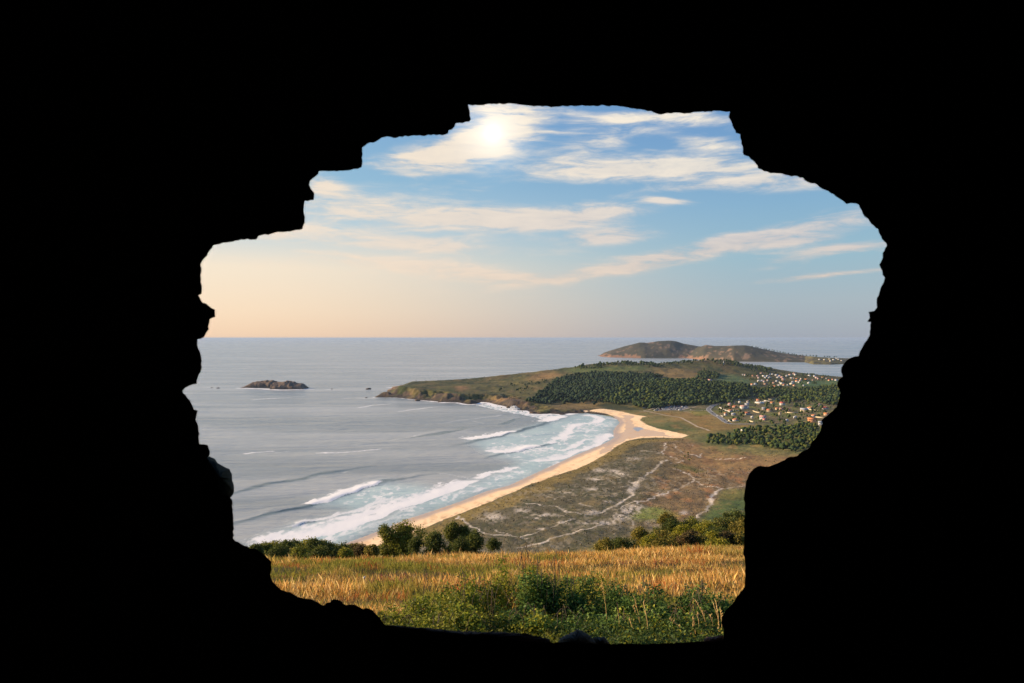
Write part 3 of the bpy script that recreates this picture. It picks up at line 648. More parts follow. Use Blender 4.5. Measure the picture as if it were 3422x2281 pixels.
isl = empty('rocky_islet', tuple(sea_at(*I7([(800, 518)])[0])))
tag(isl, 'two-humped brown rock islet standing alone in the grey sea', 'islet')
def hump(name, x0, x1, ytop, ybase, parent, seed, prof, depth, dk=1.0):
    """a rock mass built as a closed height field: its long axis crosses the view"""
    a = sea_at(*I7([(x0, ybase)])[0]); b = sea_at(*I7([(x1, ybase)])[0])
    Yc = (a[1] + b[1]) / 2 + depth * 0.5; wdt = b[0] - a[0]; cx = (a[0] + b[0]) / 2
    top = at_y(I7([(0, ytop)])[0][0], I7([(0, ytop)])[0][1], Yc)[2]
    n = 70; gx, gy = np.meshgrid(np.linspace(-1.05, 1.05, n), np.linspace(-1.05, 1.05, 46), indexing='ij')
    X = cx + gx * wdt / 2; Y = Yc + gy * depth / 2
    p = np.interp(gx, *zip(*prof))
    e = np.clip(1 - np.abs(gy + (fbm(gx * 3, gy * 3, 3, seed) - 0.5) * 0.5), 0, 1) ** 0.45
    h = top * p * e * (0.86 + 0.28 * fbm(gx * 7, gy * 5, 4, seed + 3)) + (fbm(gx * 16, gy * 12, 3, seed + 9) - 0.5) * 3
    h = np.where((np.abs(gx) > 1.0) | (np.abs(gy) > 0.98), -3, h)
    f = fbm(gx * 9, gy * 7, 4, seed + 5)[..., None]
    col = (np.array(lin(86, 76, 68)) * (1 - f) + np.array(lin(142, 118, 98)) * f) * dk
    col = np.where((h < 2.0)[..., None], np.array(lin(54, 46, 42)), col)
    loc = np.array(parent.location)
    return mesh_np(name, np.stack([X, Y, h], -1).reshape(-1, 3) - loc, grid_faces(n, 46), M_rock, parent, False, col.reshape(-1, 3))
hump('rock_mass', 525, 830, 441, 511, isl, 3, [(-1.05, 0), (-0.95, 0.05), (-0.7, 0.45), (-0.5, 0.72), (0.0, 0.88), (0.3, 1.0), (0.7, 0.92), (1.0, 0.6), (1.05, 0)], 110, 0.8)
hump('rock_mass', 785, 1075, 447, 523, isl, 8, [(-1.05, 0), (-0.98, 0.75), (-0.5, 0.85), (-0.2, 1.0), (0.1, 0.95), (0.5, 0.7), (0.8, 0.62), (0.95, 0.3), (1.05, 0)], 90, 1.0)

def small_rock(pt, wpx, hpx, label, seed, k, cat='rock', dark=0.7):
    c = sea_at(*pt); s = c[1] / F * k
    o = rock_mesh('sea_rock', (0, 0, 0), (wpx * s / 2, wpx * s / 2.6, hpx * s), seed, 3, 0.4, None, dark)
    o.location = (c[0], c[1], -hpx * s * 0.15)
    tag(o, label, cat); return o
small_rock(I7([(1650, 524)])[0], 48, 16, 'small dark rock standing in open sea off the headland tip', 1, 0.3826)
small_rock(I7([(338, 515)])[0], 30, 8, 'low dark skerry left of the two-humped islet', 2, 0.3826)
small_rock(I7([(283, 511)])[0], 22, 5, 'tiny flat skerry nearest the left edge of the opening', 3, 0.3826)
small_rock(I7([(1331, 523)])[0], 18, 6, 'tiny rock awash between the islet and the headland', 4, 0.3826)
small_rock(I7([(1630, 598)])[0], 22, 7, 'tiny dark rock just left of the headland tip', 5, 0.3826)
small_rock(C2([(572, 702)])[0], 56, 20, 'dark boulder in the surf under the headland cliffs', 6, 0.34)
small_rock(C2([(1712, 826)])[0], 90, 20, 'long black rock washed by surf at the beach end of the cliffs', 7, 0.34, dark=0.5)
small_rock(C2([(1795, 826)])[0], 96, 18, 'black rock ledge joined to the low shore by the beach', 8, 0.34, dark=0.5)
small_rock(C2([(2002, 838)])[0], 62, 11, 'small black rock at the far end of the beach', 9, 0.34, dark=0.5)
small_rock(C2([(1465, 772)])[0], 36, 18, 'dark rock beside the white burst of spray', 10, 0.34, dark=0.6)
small_rock(C2([(805, 714)])[0], 60, 10, 'flat dark ledge in white water below the headland', 11, 0.34, dark=0.6)
st = empty('sea_stack', tuple(at_y(*C2([(440, 572)])[0], 2700) * np.array((1, 1, 0)) + np.array((0, 0, -1))))
rk = rock_mesh('rock', (0, 0, 0), (52, 22, 19), 21, 3, 0.35, st, 1.0); tag(st, 'brown flat-topped rock behind the tip of the headland', 'rock')
# spray where a wave bursts on the rocks
rng = np.random.default_rng(5); c = sea_at(*C2([(1528, 790)])[0]); n = 420
q = rng.random((n, 3)); hh = q[:, 0] ** 2.2 * 10; rad = 13 * (1 - hh / 16) * np.sqrt(q[:, 1]); an = q[:, 2] * 6.283
P = np.c_[c[0] + rad * np.cos(an) * 1.3 - hh * 0.2, c[1] + rad * np.sin(an) - 4, hh]
V, Fi = ICO[1]; sc = (0.25 + rng.random(n) * 0.75)[:, None, None]
M_spray = material('spray', (0.88, 0.88, 0.87), 1.0, var=0)
sp = mesh_np('sea_spray', (P[:, None] + V[None] * sc).reshape(-1, 3), (Fi[None] + (np.arange(n) * len(V))[:, None, None]).reshape(-1, 3), M_spray)
tag(sp, 'white burst of sea spray where a wave hits the headland rocks', 'spray', kind='stuff')

# ---------------------------------------------------------------- far headland across the bay
sk = R1([(225, 213), (245, 206), (275, 185), (330, 165), (430, 135), (560, 102), (620, 105), (700, 93), (800, 88), (840, 92), (900, 112), (960, 122), (1020, 133), (1080, 150), (1200, 190), (1300, 240)])
sk2 = R1([(870, 222), (900, 205), (960, 172), (1020, 140), (1080, 122), (1150, 132), (1240, 130), (1300, 125), (1390, 125), (1440, 135), (1500, 150), (1600, 170), (1700, 188), (1800, 200), (1900, 212), (1990, 219), (2060, 222), (2200, 228), (2500, 228), (2900, 215)])
b1_ = R1([(225, 213), (330, 220), (600, 226), (900, 226), (1300, 230)])
b2_ = R1([(870, 223), (950, 228), (1060, 240), (1300, 252), (1600, 256), (1860, 259), (1920, 274), (2060, 277), (2200, 272), (2900, 272)])
uu = np.linspace(*[(1900 + z * 0.425 - 1711) / F for z in (215, 2900)], 340); sxx = uu * F + 1711
tt = np.linspace(-0.03, 1.4, 76)
def ridge(skl, bs, dr):
    ys = np.interp(sxx, *zip(*skl)); yb = np.interp(sxx, *zip(*bs))
    yb = np.maximum(yb, 1131 + 20); d0 = EYE * F / (yb - HZN)
    drr = d0 + dr; zt = np.maximum(EYE - (ys - HZN) / F * drr, 0.5)
    ok = (sxx >= skl[0][0]) & (sxx <= skl[-1][0])
    return d0, drr, np.where(ok, zt, 0)
rA = ridge(sk, b1_, 480); rB = ridge(sk2, b2_, 420)
d0 = np.where(rB[2] > 0, np.minimum(rA[0], rB[0]), rA[0]); FY = d0[None, :] + tt[:, None] * 1150; FX = uu[None, :] * FY
def prof(rr):
    d0_, dr_, z_ = rr; q = (FY - d0_) / (dr_ - d0_)
    up = np.clip(q, 0, 1) ** 0.62; dn = 1 - sstep(q, 1.0, 1.9)
    return np.where(q < 0, -0.05, np.where(q <= 1, up, dn)) * z_
FH = np.maximum(prof(rA), prof(rB))
rgh = fbm(FX / 70, FY / 110, 5, 101, 0.55) - 0.5
FH = FH + rgh * np.clip(FH, 0, 60) * 0.38 * (1 - 0.7 * np.exp(-((FY - np.where(rB[2] > rA[2], rB[1], rA[1])) / 120) ** 2))
FH = np.where(FH > 0.4, FH, -2.0)
f1 = fbm(FX / 26, FY / 60, 4, 105)[..., None]; f2 = fbm(FX / 120, FY / 200, 3, 107)[..., None]
fc = np.array(lin(96, 86, 66)) * (1 - f2) + np.array(lin(62, 66, 48)) * f2
fc = np.where((f1 > 0.62) & (f2 < 0.55), np.array(lin(150, 124, 100)), fc)
lowc = ((FH < 20 + 60 * (f1[..., 0] - 0.5)) & ((sxx[None, :] < 2140) | ((sxx[None, :] > 2270) & (sxx[None, :] < 2360))))[..., None]; fc = np.where(lowc, fc * 0.35 + 0.65 * np.array(lin(178, 132, 102)), fc)
flatl = (sxx > 2690)[None, :, None]; fc = np.where(flatl & (f1 > 0.45), np.array(lin(118, 110, 64)), fc)
far = mesh_np('far_headland', np.stack([FX, FY, FH], -1).reshape(-1, 3), grid_faces(*FX.shape), M_rock, None, True, (fc * 0.72).reshape(-1, 3)); tag(far, kind='structure')
def far_ground(sx, sy):
    i = int(np.argmin(np.abs(sxx - sx))); py = pix(FX[:, i], FY[:, i], FH[:, i])[1]
    pm = np.minimum.accumulate(py); j = int(np.argmax(pm <= sy)) if (pm <= sy).any() else int(np.argmin(pm))
    return FX[j, i], FY[j, i], FH[j, i]

# ---------------------------------------------------------------- woods (masses of trees) on the headland and the plain
def tree_mass(name, label, pts, hts, seed, tones, sub=1, squash=0.62, dens=2):
    rng = np.random.default_rng(seed); V, Fi = ICO[sub]; nv = len(V); n = len(pts) * dens
    base = np.repeat(np.asarray(pts), dens, 0); h = np.repeat(np.asarray(hts), dens)
    k = np.tile(np.arange(dens), len(pts))
    r = h * (0.30 + 0.18 * rng.random(n)) * np.where(k == 0, 1, 0.75)
    c = base.copy(); c[:, 2] += h * np.where(k == 0, 0.62, 0.42); c[:, :2] += np.where(k == 0, 0, 1)[:, None] * (rng.random((n, 2)) - 0.5) * h[:, None] * 0.5
    jit = 1 + (rng.random((n, nv, 1)) - 0.5) * 0.8
    sc = np.stack([r * (0.9 + 0.3 * rng.random(n)), r * (0.9 + 0.3 * rng.random(n)), h * squash * (0.50 + 0.12 * rng.random(n)) * np.where(k == 0, 1, 0.8)], -1)
    P = c[:, None] + V[None] * jit * sc[:, None]
    tn = np.array([lin(t_) for t_ in tones]); ci = rng.integers(0, len(tones), n); col = tn[ci] * (0.82 + 0.36 * rng.random((n, 1))) * (0.7 + 0.6 * fbm(base[:, 0] / 45, base[:, 1] / 90, 3, seed))[:, None]
    colv = np.repeat(col, nv, 0)
    o = mesh_np(name, P.reshape(-1, 3), (Fi[None] + (np.arange(n) * nv)[:, None, None]).reshape(-1, 3), M_farleaf, None, True, colv)
    return tag(o, label, 'trees', kind='stuff')
def scatter(poly, spacing, seed, ymin, ymax, hmin, hmax, avoid=None):
    """stand trees where the photo shows wood: random ground points whose tops fall inside the traced outline"""
    rng = np.random.default_rng(seed); us = [(x - 1711) / F for x, _ in poly]
    u0, u1 = min(us), max(us); area = (ymax ** 2 - ymin ** 2) / 2 * (u1 - u0); n = int(area / spacing ** 2)
    Y = np.sqrt(rng.random(n) * (ymax ** 2 - ymin ** 2) + ymin ** 2); X = (u0 + rng.random(n) * (u1 - u0)) * Y
    Z = ground(X, Y); h = hmin + rng.random(n) ** 1.5 * (hmax - hmin)
    px, py = pix(X, Y, Z + h * 0.5); ok = inpoly(px + (vnoise(X / 30, Y / 60, 5) - 0.5) * 56 + rng.normal(size=n) * 8, py + (vnoise(X / 30, Y / 60, 6) - 0.5) * 11 + rng.normal(size=n) * 2.2, poly) & (Z > 1.5)
    if avoid is not None: ok &= ~avoid(px, py)
    return np.c_[X, Y, Z][ok], h[ok]
DG = [(60, 74, 46), (52, 68, 46), (66, 78, 46), (56, 70, 48), (74, 82, 46)]
YG = [(76, 84, 40), (60, 74, 40), (88, 92, 44), (50, 66, 40), (66, 78, 38)]
p_, h_ = scatter(R1([(-330, 560), (-200, 480), (-60, 400), (120, 345), (400, 338), (640, 345), (735, 375), (700, 400), (420, 440), (270, 500), (240, 560), (120, 570), (-100, 565)]), 6.8, 11, 1950, 2900, 4, 13)
tree_mass('pine_wood', 'dark pine wood behind the beach on the headland slope, farther one', p_, h_, 1, [(50, 65, 46), (46, 60, 46), (56, 68, 46)])
p_, h_ = scatter(R1([(245, 560), (270, 500), (420, 440), (700, 395), (900, 395), (1150, 415), (1380, 435), (1420, 480), (1425, 520), (1250, 560), (900, 590), (700, 605), (540, 590), (420, 575)]), 6.6, 12, 1900, 2750, 4, 13)
tree_mass('pine_wood', 'dark pine wood straight above the car park, nearer one', p_, h_, 2, DG[:4] + YG[:1])
p_, h_ = scatter(R1([(40, 310), (200, 275), (380, 255), (700, 262), (760, 272), (860, 245), (1050, 226), (1250, 240), (1420, 275), (1600, 310), (1560, 340), (1380, 300), (1200, 255), (1050, 245), (860, 262), (760, 285), (400, 275), (150, 300)]), 13, 13, 2700, 3600, 6, 11)
tree_mass('ridge_wood', 'thin line of dark trees along the top of the headland ridge', p_, h_, 3, DG)
p_, h_ = scatter(R1([(1010, 340), (1060, 320), (1180, 355), (1180, 385), (1040, 370)]), 10, 14, 2700, 3200, 8, 12)
tree_mass('copse', 'small dark copse alone among fields on the ridge', p_, h_, 4, DG)
p_, h_ = scatter(R1([(1430, 460), (1600, 455), (1800, 470), (1950, 450), (2130, 440), (2140, 540), (2080, 600), (1960, 560), (1880, 545), (1700, 560), (1650, 510), (1560, 540), (1450, 525)]), 9, 15, 1950, 2850, 5, 12)
tree_mass('village_wood', 'olive green wood between the two villages', p_, h_, 5, DG + YG)
p_, h_ = scatter(R1([(1020, 860), (1180, 820), (1400, 780), (1560, 765), (1750, 750), (1960, 745), (2050, 800), (2000, 960), (1750, 950), (1550, 900), (1250, 900), (1100, 880)]), 8, 16, 1150, 1620, 3, 10)
tree_mass('plain_wood', 'mixed green wood on the plain in front of the near village', p_, h_, 6, YG + DG[:2])
def hav(px, py): return vnoise(px / 9, py / 5, 3) < 0.55
p_, h_ = scatter(R1([(1180, 590), (1400, 550), (1700, 520), (2100, 520), (2060, 700), (1990, 745), (1320, 735), (1200, 680)]), 12.5, 17, 1500, 2150, 3, 8, hav)
tree_mass('garden_trees', 'scattered garden trees and hedges among the near village houses', p_, h_, 7, YG + DG)
p_, h_ = scatter(R1([(1380, 360), (1500, 335), (1750, 335), (2000, 365), (2100, 400), (1800, 440), (1560, 450), (1400, 400)]), 17, 18, 2600, 3500, 3, 8, hav)
tree_mass('garden_trees', 'scattered garden trees and hedges among the hillside village houses', p_, h_, 8, DG)
p_, h_ = scatter(T3([(1720, 360), (1800, 350), (1810, 420), (1740, 420)]) , 9, 19, 900, 1200, 2, 4)
p2, h2 = scatter(T3([(1600, 470), (1800, 480), (2352, 540), (2352, 580), (1900, 530), (1700, 500)]), 26, 20, 850, 1200, 1.5, 3.5)
tree_mass('dune_scrub', 'small dark bushes dotted over the heath beside the dunes', np.r_[p_, p2], np.r_[h_, h2], 9, YG, squash=0.4)
p_, h_ = scatter(C2([(1480, 545), (1700, 500), (1850, 500), (1700, 560), (1560, 600), (1450, 590), (1380, 580)]), 15, 22, 2050, 2800, 4, 8, hav)
tree_mass('headland_scrub', 'dark scrub bushes along the field edges of the low headland', p_, h_, 10, DG)
rngf = np.random.default_rng(8); fp = []
for zx, zy in [(1840, 206), (1870, 208), (1900, 210), (1925, 212), (1950, 214), (2010, 214), (2035, 214), (2050, 213), (2095, 214), (2105, 215)] + [(1440 + i * 22 + rngf.random() * 10, 137 + i * 4.1 + 2) for i in range(18)]:
    q = far_ground(*R1([(zx, zy + 4)])[0]); fp.append(q)
tree_mass('far_trees', 'tiny dark trees along the skyline of the far headland', fp, [14] * len(fp), 12, DG, squash=0.5)

# ---------------------------------------------------------------- roads, car park, track
def ribbon(name, pts, width, mat, lift, parent=None, step=6.0):
    P = [np.array(p[:2]) for p in pts]; out_ = []
    for a, b in zip(P[:-1], P[1:]):
        n = max(1, int(np.hypot(*(b - a)) / step))
        for i in range(n): out_.append(a + (b - a) * i / n)
    out_.append(P[-1]); Q = np.array(out_)
    for _ in range(3): Q[1:-1] = (Q[:-2] + 2 * Q[1:-1] + Q[2:]) / 4
    d = np.gradient(Q, axis=0); d /= np.linalg.norm(d, axis=1)[:, None] + 1e-9; nrm = np.c_[-d[:, 1], d[:, 0]]
    k = 5; off = np.linspace(-0.5, 0.5, k) * width
    V = (Q[:, None] + nrm[:, None] * off[None, :, None]).reshape(-1, 2)
    Z = ground(V[:, 0], V[:, 1]).reshape(len(Q), k); Z = Z.max(1, keepdims=True) * 0.5 + Z * 0.5 + lift
    return mesh_np(name, np.c_[V, Z.ravel()], grid_faces(len(Q), k), mat, parent, True)
LA = lambda pts: [land_at(x, y) for x, y in pts]
rp = LA(V3([(650, 488), (500, 522), (400, 556), (335, 590), (308, 615), (312, 640), (370, 685), (450, 735), (540, 800), (600, 833), (660, 848), (760, 846), (1000, 846)]))
road = ribbon('coast_road', rp, 9.0, M_asphalt, 0.35); tag(road, kind='structure')
for s in (-1, 1):
    q = [np.array(p[:2]) for p in rp]; dd = np.gradient(np.array(q), axis=0); dd /= np.linalg.norm(dd, axis=1)[:, None]
    ed = [a + np.array((-b[1], b[0])) * s * 4.9 for a, b in zip(q, dd)]
    e = ribbon('road_edge', ed, 1.3, M_line, 0.45); e.parent = road
def sheet(name, poly, mat, lift, n=46):
    W_ = np.array([land_at(x, y)[:2] for x, y in poly]); bm = bmesh.new()
    x0, y0 = W_.min(0); x1, y1 = W_.max(0)
    gx, gy = np.meshgrid(np.linspace(x0, x1, n), np.linspace(y0, y1, n), indexing='ij')
    ins = inpoly(gx, gy, [tuple(p) for p in W_]); bm.free()
    Z = ground(gx.ravel(), gy.ravel()).reshape(gx.shape) + lift
    q = grid_faces(n, n); q = q[ins.ravel()[q].sum(1) >= 3]; u, inv = np.unique(q, return_inverse=True)
    V = np.stack([gx, gy, Z], -1).reshape(-1, 3)[u]
    return tag(mesh_np(name, V, inv.reshape(-1, 4), mat, None, True), kind='structure')
sheet('car_park', P4([(560, 320), (880, 205), (1390, 205), (1420, 250), (1240, 315), (640, 330)]), M_asphalt, 0.22)
for pts, wd, nm in ((P4([(240, 338), (460, 375), (700, 428), (900, 465), (1150, 500), (1290, 548)]) + R1([(860, 690), (920, 715), (1000, 760), (1110, 800)]), 4.5, 'sand_track'),
                    (P4([(240, 338), (450, 290), (640, 235), (880, 190), (1000, 175)]), 4.0, 'sand_track'), (P4([(130, 345), (300, 345), (640, 345), (1150, 332), (1500, 330), (1900, 322)]), 4.5, 'sand_track'),
                    (P4([(1390, 215), (1650, 220), (1950, 212)]), 4.0, 'parking_lane'), (P4([(1400, 250), (1650, 252), (1930, 240)]), 4.0, 'parking_lane'), (P4([(1300, 290), (1600, 288), (1920, 280)]), 4.0, 'parking_lane'), (P4([(1240, 315), (1420, 262), (1620, 230)]), 3.5, 'parking_lane'), (P4([(1280, 340), (1400, 365), (1520, 385)]), 3.5, 'sand_track')):
    tag(ribbon(nm, LA(pts), wd, M_gravel, 0.3), kind='structure')

# ---------------------------------------------------------------- houses
def box(V0, V1):
    (x0, y0, z0), (x1, y1, z1) = V0, V1
    V = np.array([(x, y, z) for z in (z0, z1) for x, y in ((x0, y0), (x1, y0), (x1, y1), (x0, y1))], float)
    return V, np.array([(0, 3, 2, 1), (4, 5, 6, 7), (0, 1, 5, 4), (1, 2, 6, 5), (2, 3, 7, 6), (3, 0, 4, 7)])
def join(parts):
    V, Fq, n = [], [], 0
    for v, f in parts: V.append(v); Fq.append(np.asarray(f) + n); n += len(v)
    return np.concatenate(V), np.concatenate(Fq)
ORD = ['first', 'second', 'third', 'fourth', 'fifth', 'sixth', 'seventh', 'eighth', 'ninth', 'tenth', 'eleventh', 'twelfth', 'thirteenth', 'fourteenth', 'fifteenth', 'sixteenth', 'seventeenth', 'eighteenth', 'nineteenth', 'twentieth', 'twenty-first', 'twenty-second', 'twenty-third', 'twenty-fourth', 'twenty-fifth', 'twenty-sixth', 'twenty-seventh', 'twenty-eighth']
rh = random.Random(4)
def house(pt, wpx, wall, roof, label, group, storeys=1, hip=False, detail=True, asp=0.75, rot=None, loc=None, hcap=None):
    X, Y, Z = loc or land_at(*pt); wd = max(5.0, wpx * Y / F * 0.85); dp = wd * asp
    dp = max(dp, 5.0); hw = 2.9 * storeys + 0.4; rs = min(dp * 0.30, 2.6)
    r = empty('house', (X, Y, Z), rot if rot is not None else rh.uniform(-0.5, 0.35)); tag(r, label, 'house', group)
    a, b = wd / 2, dp / 2; wv, wf = box((-a, -b, -2.5), (a, b, hw))
    if not hip:   # gable ends are part of the wall
        gv = np.array([(-a, -b, hw), (-a, b, hw), (-a, 0, hw + rs), (a, -b, hw), (a, b, hw), (a, 0, hw + rs)]); gf = [np.array([(0, 2, 1), (3, 4, 5)])]
        o = mesh_np('wall', np.r_[wv, gv], [wf, gf[0] + 8], M_wall[wall], r)
    else: o = mesh_np('wall', wv, wf, M_wall[wall], r)
    e = 0.45; t_ = 0.22; xr = (wd * 0.5 - dp * 0.42) if hip else a + e; xr = max(xr, 0.3)
    ez = hw - e * rs / b
    rv = np.array([(-a - e, -b - e, ez), (a + e, -b - e, ez), (a + e, b + e, ez), (-a - e, b + e, ez), (-xr, 0, hw + rs), (xr, 0, hw + rs)])
    rv = np.r_[rv + (0, 0, 0.03), rv + (0, 0, t_)]
    rf4 = np.array([(6, 7, 11, 10), (8, 9, 10, 11), (0, 4, 5, 1), (2, 5, 4, 3), (0, 1, 7, 6), (1, 2, 8, 7), (2, 3, 9, 8), (3, 0, 6, 9)]); rf3 = np.array([(7, 8, 11), (9, 6, 10)])
    ro = mesh_np('roof', rv, [rf4, rf3], M_roof[roof], r)
    if detail:
        cv_, cf = box((a * 0.45, -0.35, hw + rs * 0.5), (a * 0.45 + 0.7, 0.35, hw + rs + 0.9)); mesh_np('chimney', cv_, cf, M_wall[wall], ro)
        nw = max(2, int(wd / 3.6)); door = nw // 2
        for s in range(storeys):
            for i in range(nw):
                x = -a + wd * (i + 0.5) / nw; z0 = s * 2.9 + 0.95
                if s == 0 and i == door:
                    v, f = box((x - 0.5, -b - 0.06, 0.0), (x + 0.5, -b + 0.05, 2.15)); mesh_np('door', v, f, M_roof['brown'], r)
                else:
                    v, f = box((x - 0.6, -b - 0.05, z0), (x + 0.6, -b + 0.05, z0 + 1.25)); mesh_np('window', v, f, M_glassdark, r)
        for s in range(storeys):
            v, f = box((-a - 0.05, -0.6, s * 2.9 + 0.95), (-a + 0.05, 0.6, s * 2.9 + 2.2)); mesh_np('window', v, f, M_glassdark, r)
    return r
NEAR = [((200, 275), 70, 'white', 'pink', 1, 'white house with pink roof at the far bend of the coast road'), ((185, 320), 80, 'cream', 'terracotta', 1, 'cream house with dark terracotta roof beside the road bend'),
        ((290, 325), 95, 'peach', 'terracotta', 1, 'peach house with low terracotta roof, second from the road bend'), ((445, 345), 125, 'white', 'pink', 2, 'large white two-storey house with pink roof left of the village centre'),
        ((512, 337), 42, 'white', 'pale', 1, 'small white flat-looking annex right of the large pink-roofed house'), ((500, 285), 80, 'white', 'grey', 1, 'white house with grey roof above the large pink-roofed house'),
        ((520, 248), 55, 'white', 'brown', 2, 'narrow white gabled house at the upper edge of the near village'), ((215, 393), 90, 'white', 'terracotta', 1, 'white house with terracotta roof beside the long white garden wall'),
        ((130, 468), 52, 'white', 'terracotta', 2, 'tall narrow white house standing alone near the road'), ((265, 458), 75, 'white', 'grey', 1, 'low white house with grey roof inside the road bend'),
        ((305, 556), 110, 'white', 'terracotta', 1, 'low white house nearest the road at the bottom of the village'), ((505, 442), 100, 'white', 'terracotta', 1, 'white bungalow with terracotta roof in the middle of the gardens'),
        ((780, 533), 118, 'white', 'pink', 2, 'large white house with pale pink roof and a red-roofed annex in front'), ((810, 552), 55, 'pink', 'red', 1, 'small annex with bright red roof against the large white house'),
        ((795, 357), 70, 'white', 'grey', 1, 'white house with grey roof in the village centre'), ((890, 387), 90, 'cream', 'terracotta', 1, 'cream house with steep terracotta roof at the village centre'),
        ((945, 257), 75, 'cream', 'orange', 1, 'cream house with bright orange roof on the village upper edge'), ((720, 262), 170, 'cream', 'pale', 1, 'very long cream building with pale roof at the top of the village'),
        ((1122, 282), 95, 'white', 'red', 2, 'square white two-storey house with bright red roof against the wood'), ((1030, 357), 62, 'cream', 'terracotta', 1, 'small cream house right of the steep terracotta roof'),
        ((1105, 362), 80, 'peach', 'brown', 1, 'tan bungalow with brown roof in the middle of the row'), ((1230, 372), 52, 'pink', 'terracotta', 1, 'small pink house standing apart below the dark wood'),
        ((1078, 452), 34, 'cream', 'brown', 2, 'narrow tall cream house on a bright green lawn'), ((1500, 398), 140, 'cream', 'grey', 2, 'big cream house with wide grey-blue roof on the right of the village'),
        ((1610, 347), 110, 'white', 'orange', 1, 'white house with orange roof behind the big cream house'), ((1670, 482), 90, 'white', 'orange', 1, 'white house with vivid orange roof on the right edge'),
        ((1890, 457), 92, 'peach', 'orange', 1, 'orange-roofed house partly hidden by the right edge of the opening'), ((1640, 577), 165, 'orange', 'orange', 2, 'large orange house with cream bands above the plain wood'),
        ((1785, 632), 78, 'white', 'grey', 2, 'white house with grey roof lowest at the right edge of the opening'), ((1610, 182), 62, 'white', 'pale', 1, 'lone white house among trees between the two villages'),
        ((1765, 287), 60, 'white', 'pink', 1, 'small white house below the wood on the right'), ((1870, 347), 105, 'white', 'red', 1, 'long white house with dark red roof near the right edge'),
        ((700, 208), 70, 'peach', 'terracotta', 1, 'peach house highest in the near village'), ((268, 250), 62, 'white', 'pink', 1, 'white house with faded pink roof behind the road bend'),
        ((375, 242), 40, 'white', 'pale', 1, 'small white shed in front of its twin behind the road bend'), ((370, 205), 36, 'white', 'pale', 1, 'smallest white shed farthest behind the road bend'),
        ((592, 507), 36, 'white', 'pale', 1, 'tiny white shed left of the large white house'), ((1345, 507), 60, 'white', 'grey', 1, 'little white house amid shrubs at the lower middle of the village'),
        ((430, 750), 26, 'white', 'pale', 1, 'tiny white hut on the golden slope below the village'), ((1190, 568), 66, 'white', 'pale', 1, 'low white outbuilding at the edge of the plain wood')]
for (p, wv_, wl_, rf_, stv, lb) in NEAR:
    house(V2([p])[0], wv_ * 0.1913, wl_, rf_, lb, 'houses of the near village', stv, hip=rh.random() < 0.4)
house(V3([(325, 192)])[0], 60 * 0.221, 'white', 'pink', 'lone white house with pink roof on the field above the pine wood', None, 1)
FARV = [(145, 218, 30, 'w'), (195, 224, 40, 'w'), (365, 242, 50, 'p'), (110, 428, 85, 'c'), (350, 437, 70, 'o'), (415, 424, 90, 'w'), (465, 242, 50, 'k'), (490, 287, 50, 'w'), (555, 187, 85, 'b'), (600, 254, 70, 'w'), (655, 288, 90, 'w'), (690, 252, 66, 'w'), (735, 284, 70, 'w'), (725, 210, 70, 'w'), (790, 208, 45, 'w'), (885, 228, 75, 'g'), (955, 243, 60, 'w'), (915, 278, 80, 'w'),
        (1010, 278, 80, 'k'), (1030, 320, 75, 'w'), (1020, 366, 60, 'c'), (890, 356, 55, 'w'), (830, 400, 80, 'b'), (1110, 243, 70, 'g'), (1180, 219, 70, 'w'), (1275, 198, 75, 'w'), (1292, 225, 55, 'w'), (1210, 298, 60, 'c'), (1260, 297, 40, 'c'), (1325, 313, 75, 'o'), (1330, 364, 80, 'o'), (1240, 380, 60, 'w'), (1215, 416, 85, 'c'), (1270, 454, 60, 'p'), (1375, 385, 50, 'w'), (1405, 343, 60, 'w'), (1422, 303, 40, 'w'),
        (1535, 330, 90, 'o'), (1585, 400, 70, 'w'), (1600, 244, 70, 'w'), (1715, 248, 60, 'w'), (1755, 284, 60, 'w'), (1790, 304, 45, 'k'), (1680, 334, 60, 'b'), (1000, 418, 80, 'c'), (1045, 442, 75, 'c'), (930, 460, 90, 'c'), (840, 474, 80, 'p'), (735, 489, 50, 'c'), (645, 424, 80, 'b'), (500, 358, 70, 'w'), (575, 352, 60, 'w'), (612, 370, 48, 'w'), (690, 344, 50, 'w'), (955, 389, 38, 'w'), (1125, 449, 38, 'w'), (1475, 455, 40, 'w'),
        (1910, 279, 75, 'o'), (1970, 298, 30, 'w'), (2035, 340, 48, 'r'), (2108, 324, 42, 'p'), (2185, 338, 66, 'w')]
WR = {'w': ('white', ['pale', 'grey', 'pink'], 'white'), 'c': ('cream', ['pale', 'terracotta'], 'cream'), 'p': ('peach', ['terracotta'], 'peach'), 'o': ('white', ['orange'], 'orange-roofed'), 'k': ('pink', ['pink'], 'pink'), 'b': ('brown', ['brown'], 'brown'), 'g': ('grey', ['grey'], 'grey'), 'r': ('peach', ['red'], 'red-roofed')}
bands = {}
for hrec in FARV: bands.setdefault('upper' if hrec[1] < 262 else 'middle' if hrec[1] < 350 else 'lower', []).append(hrec)
for bn, hs in bands.items():
    hs.sort()
    for i, (x, y, wp, c) in enumerate(hs):
        wl_, rfs, word = WR[c]
        house((2460 + x * 0.153, 1220 + y * 0.153), wp * 0.153, wl_, rh.choice(rfs), f'small {word} house, {ORD[i]} from the left in the {bn} row of the hillside village', 'houses of the hillside village', 1, detail=False, hip=rh.random() < 0.4, asp=0.9)
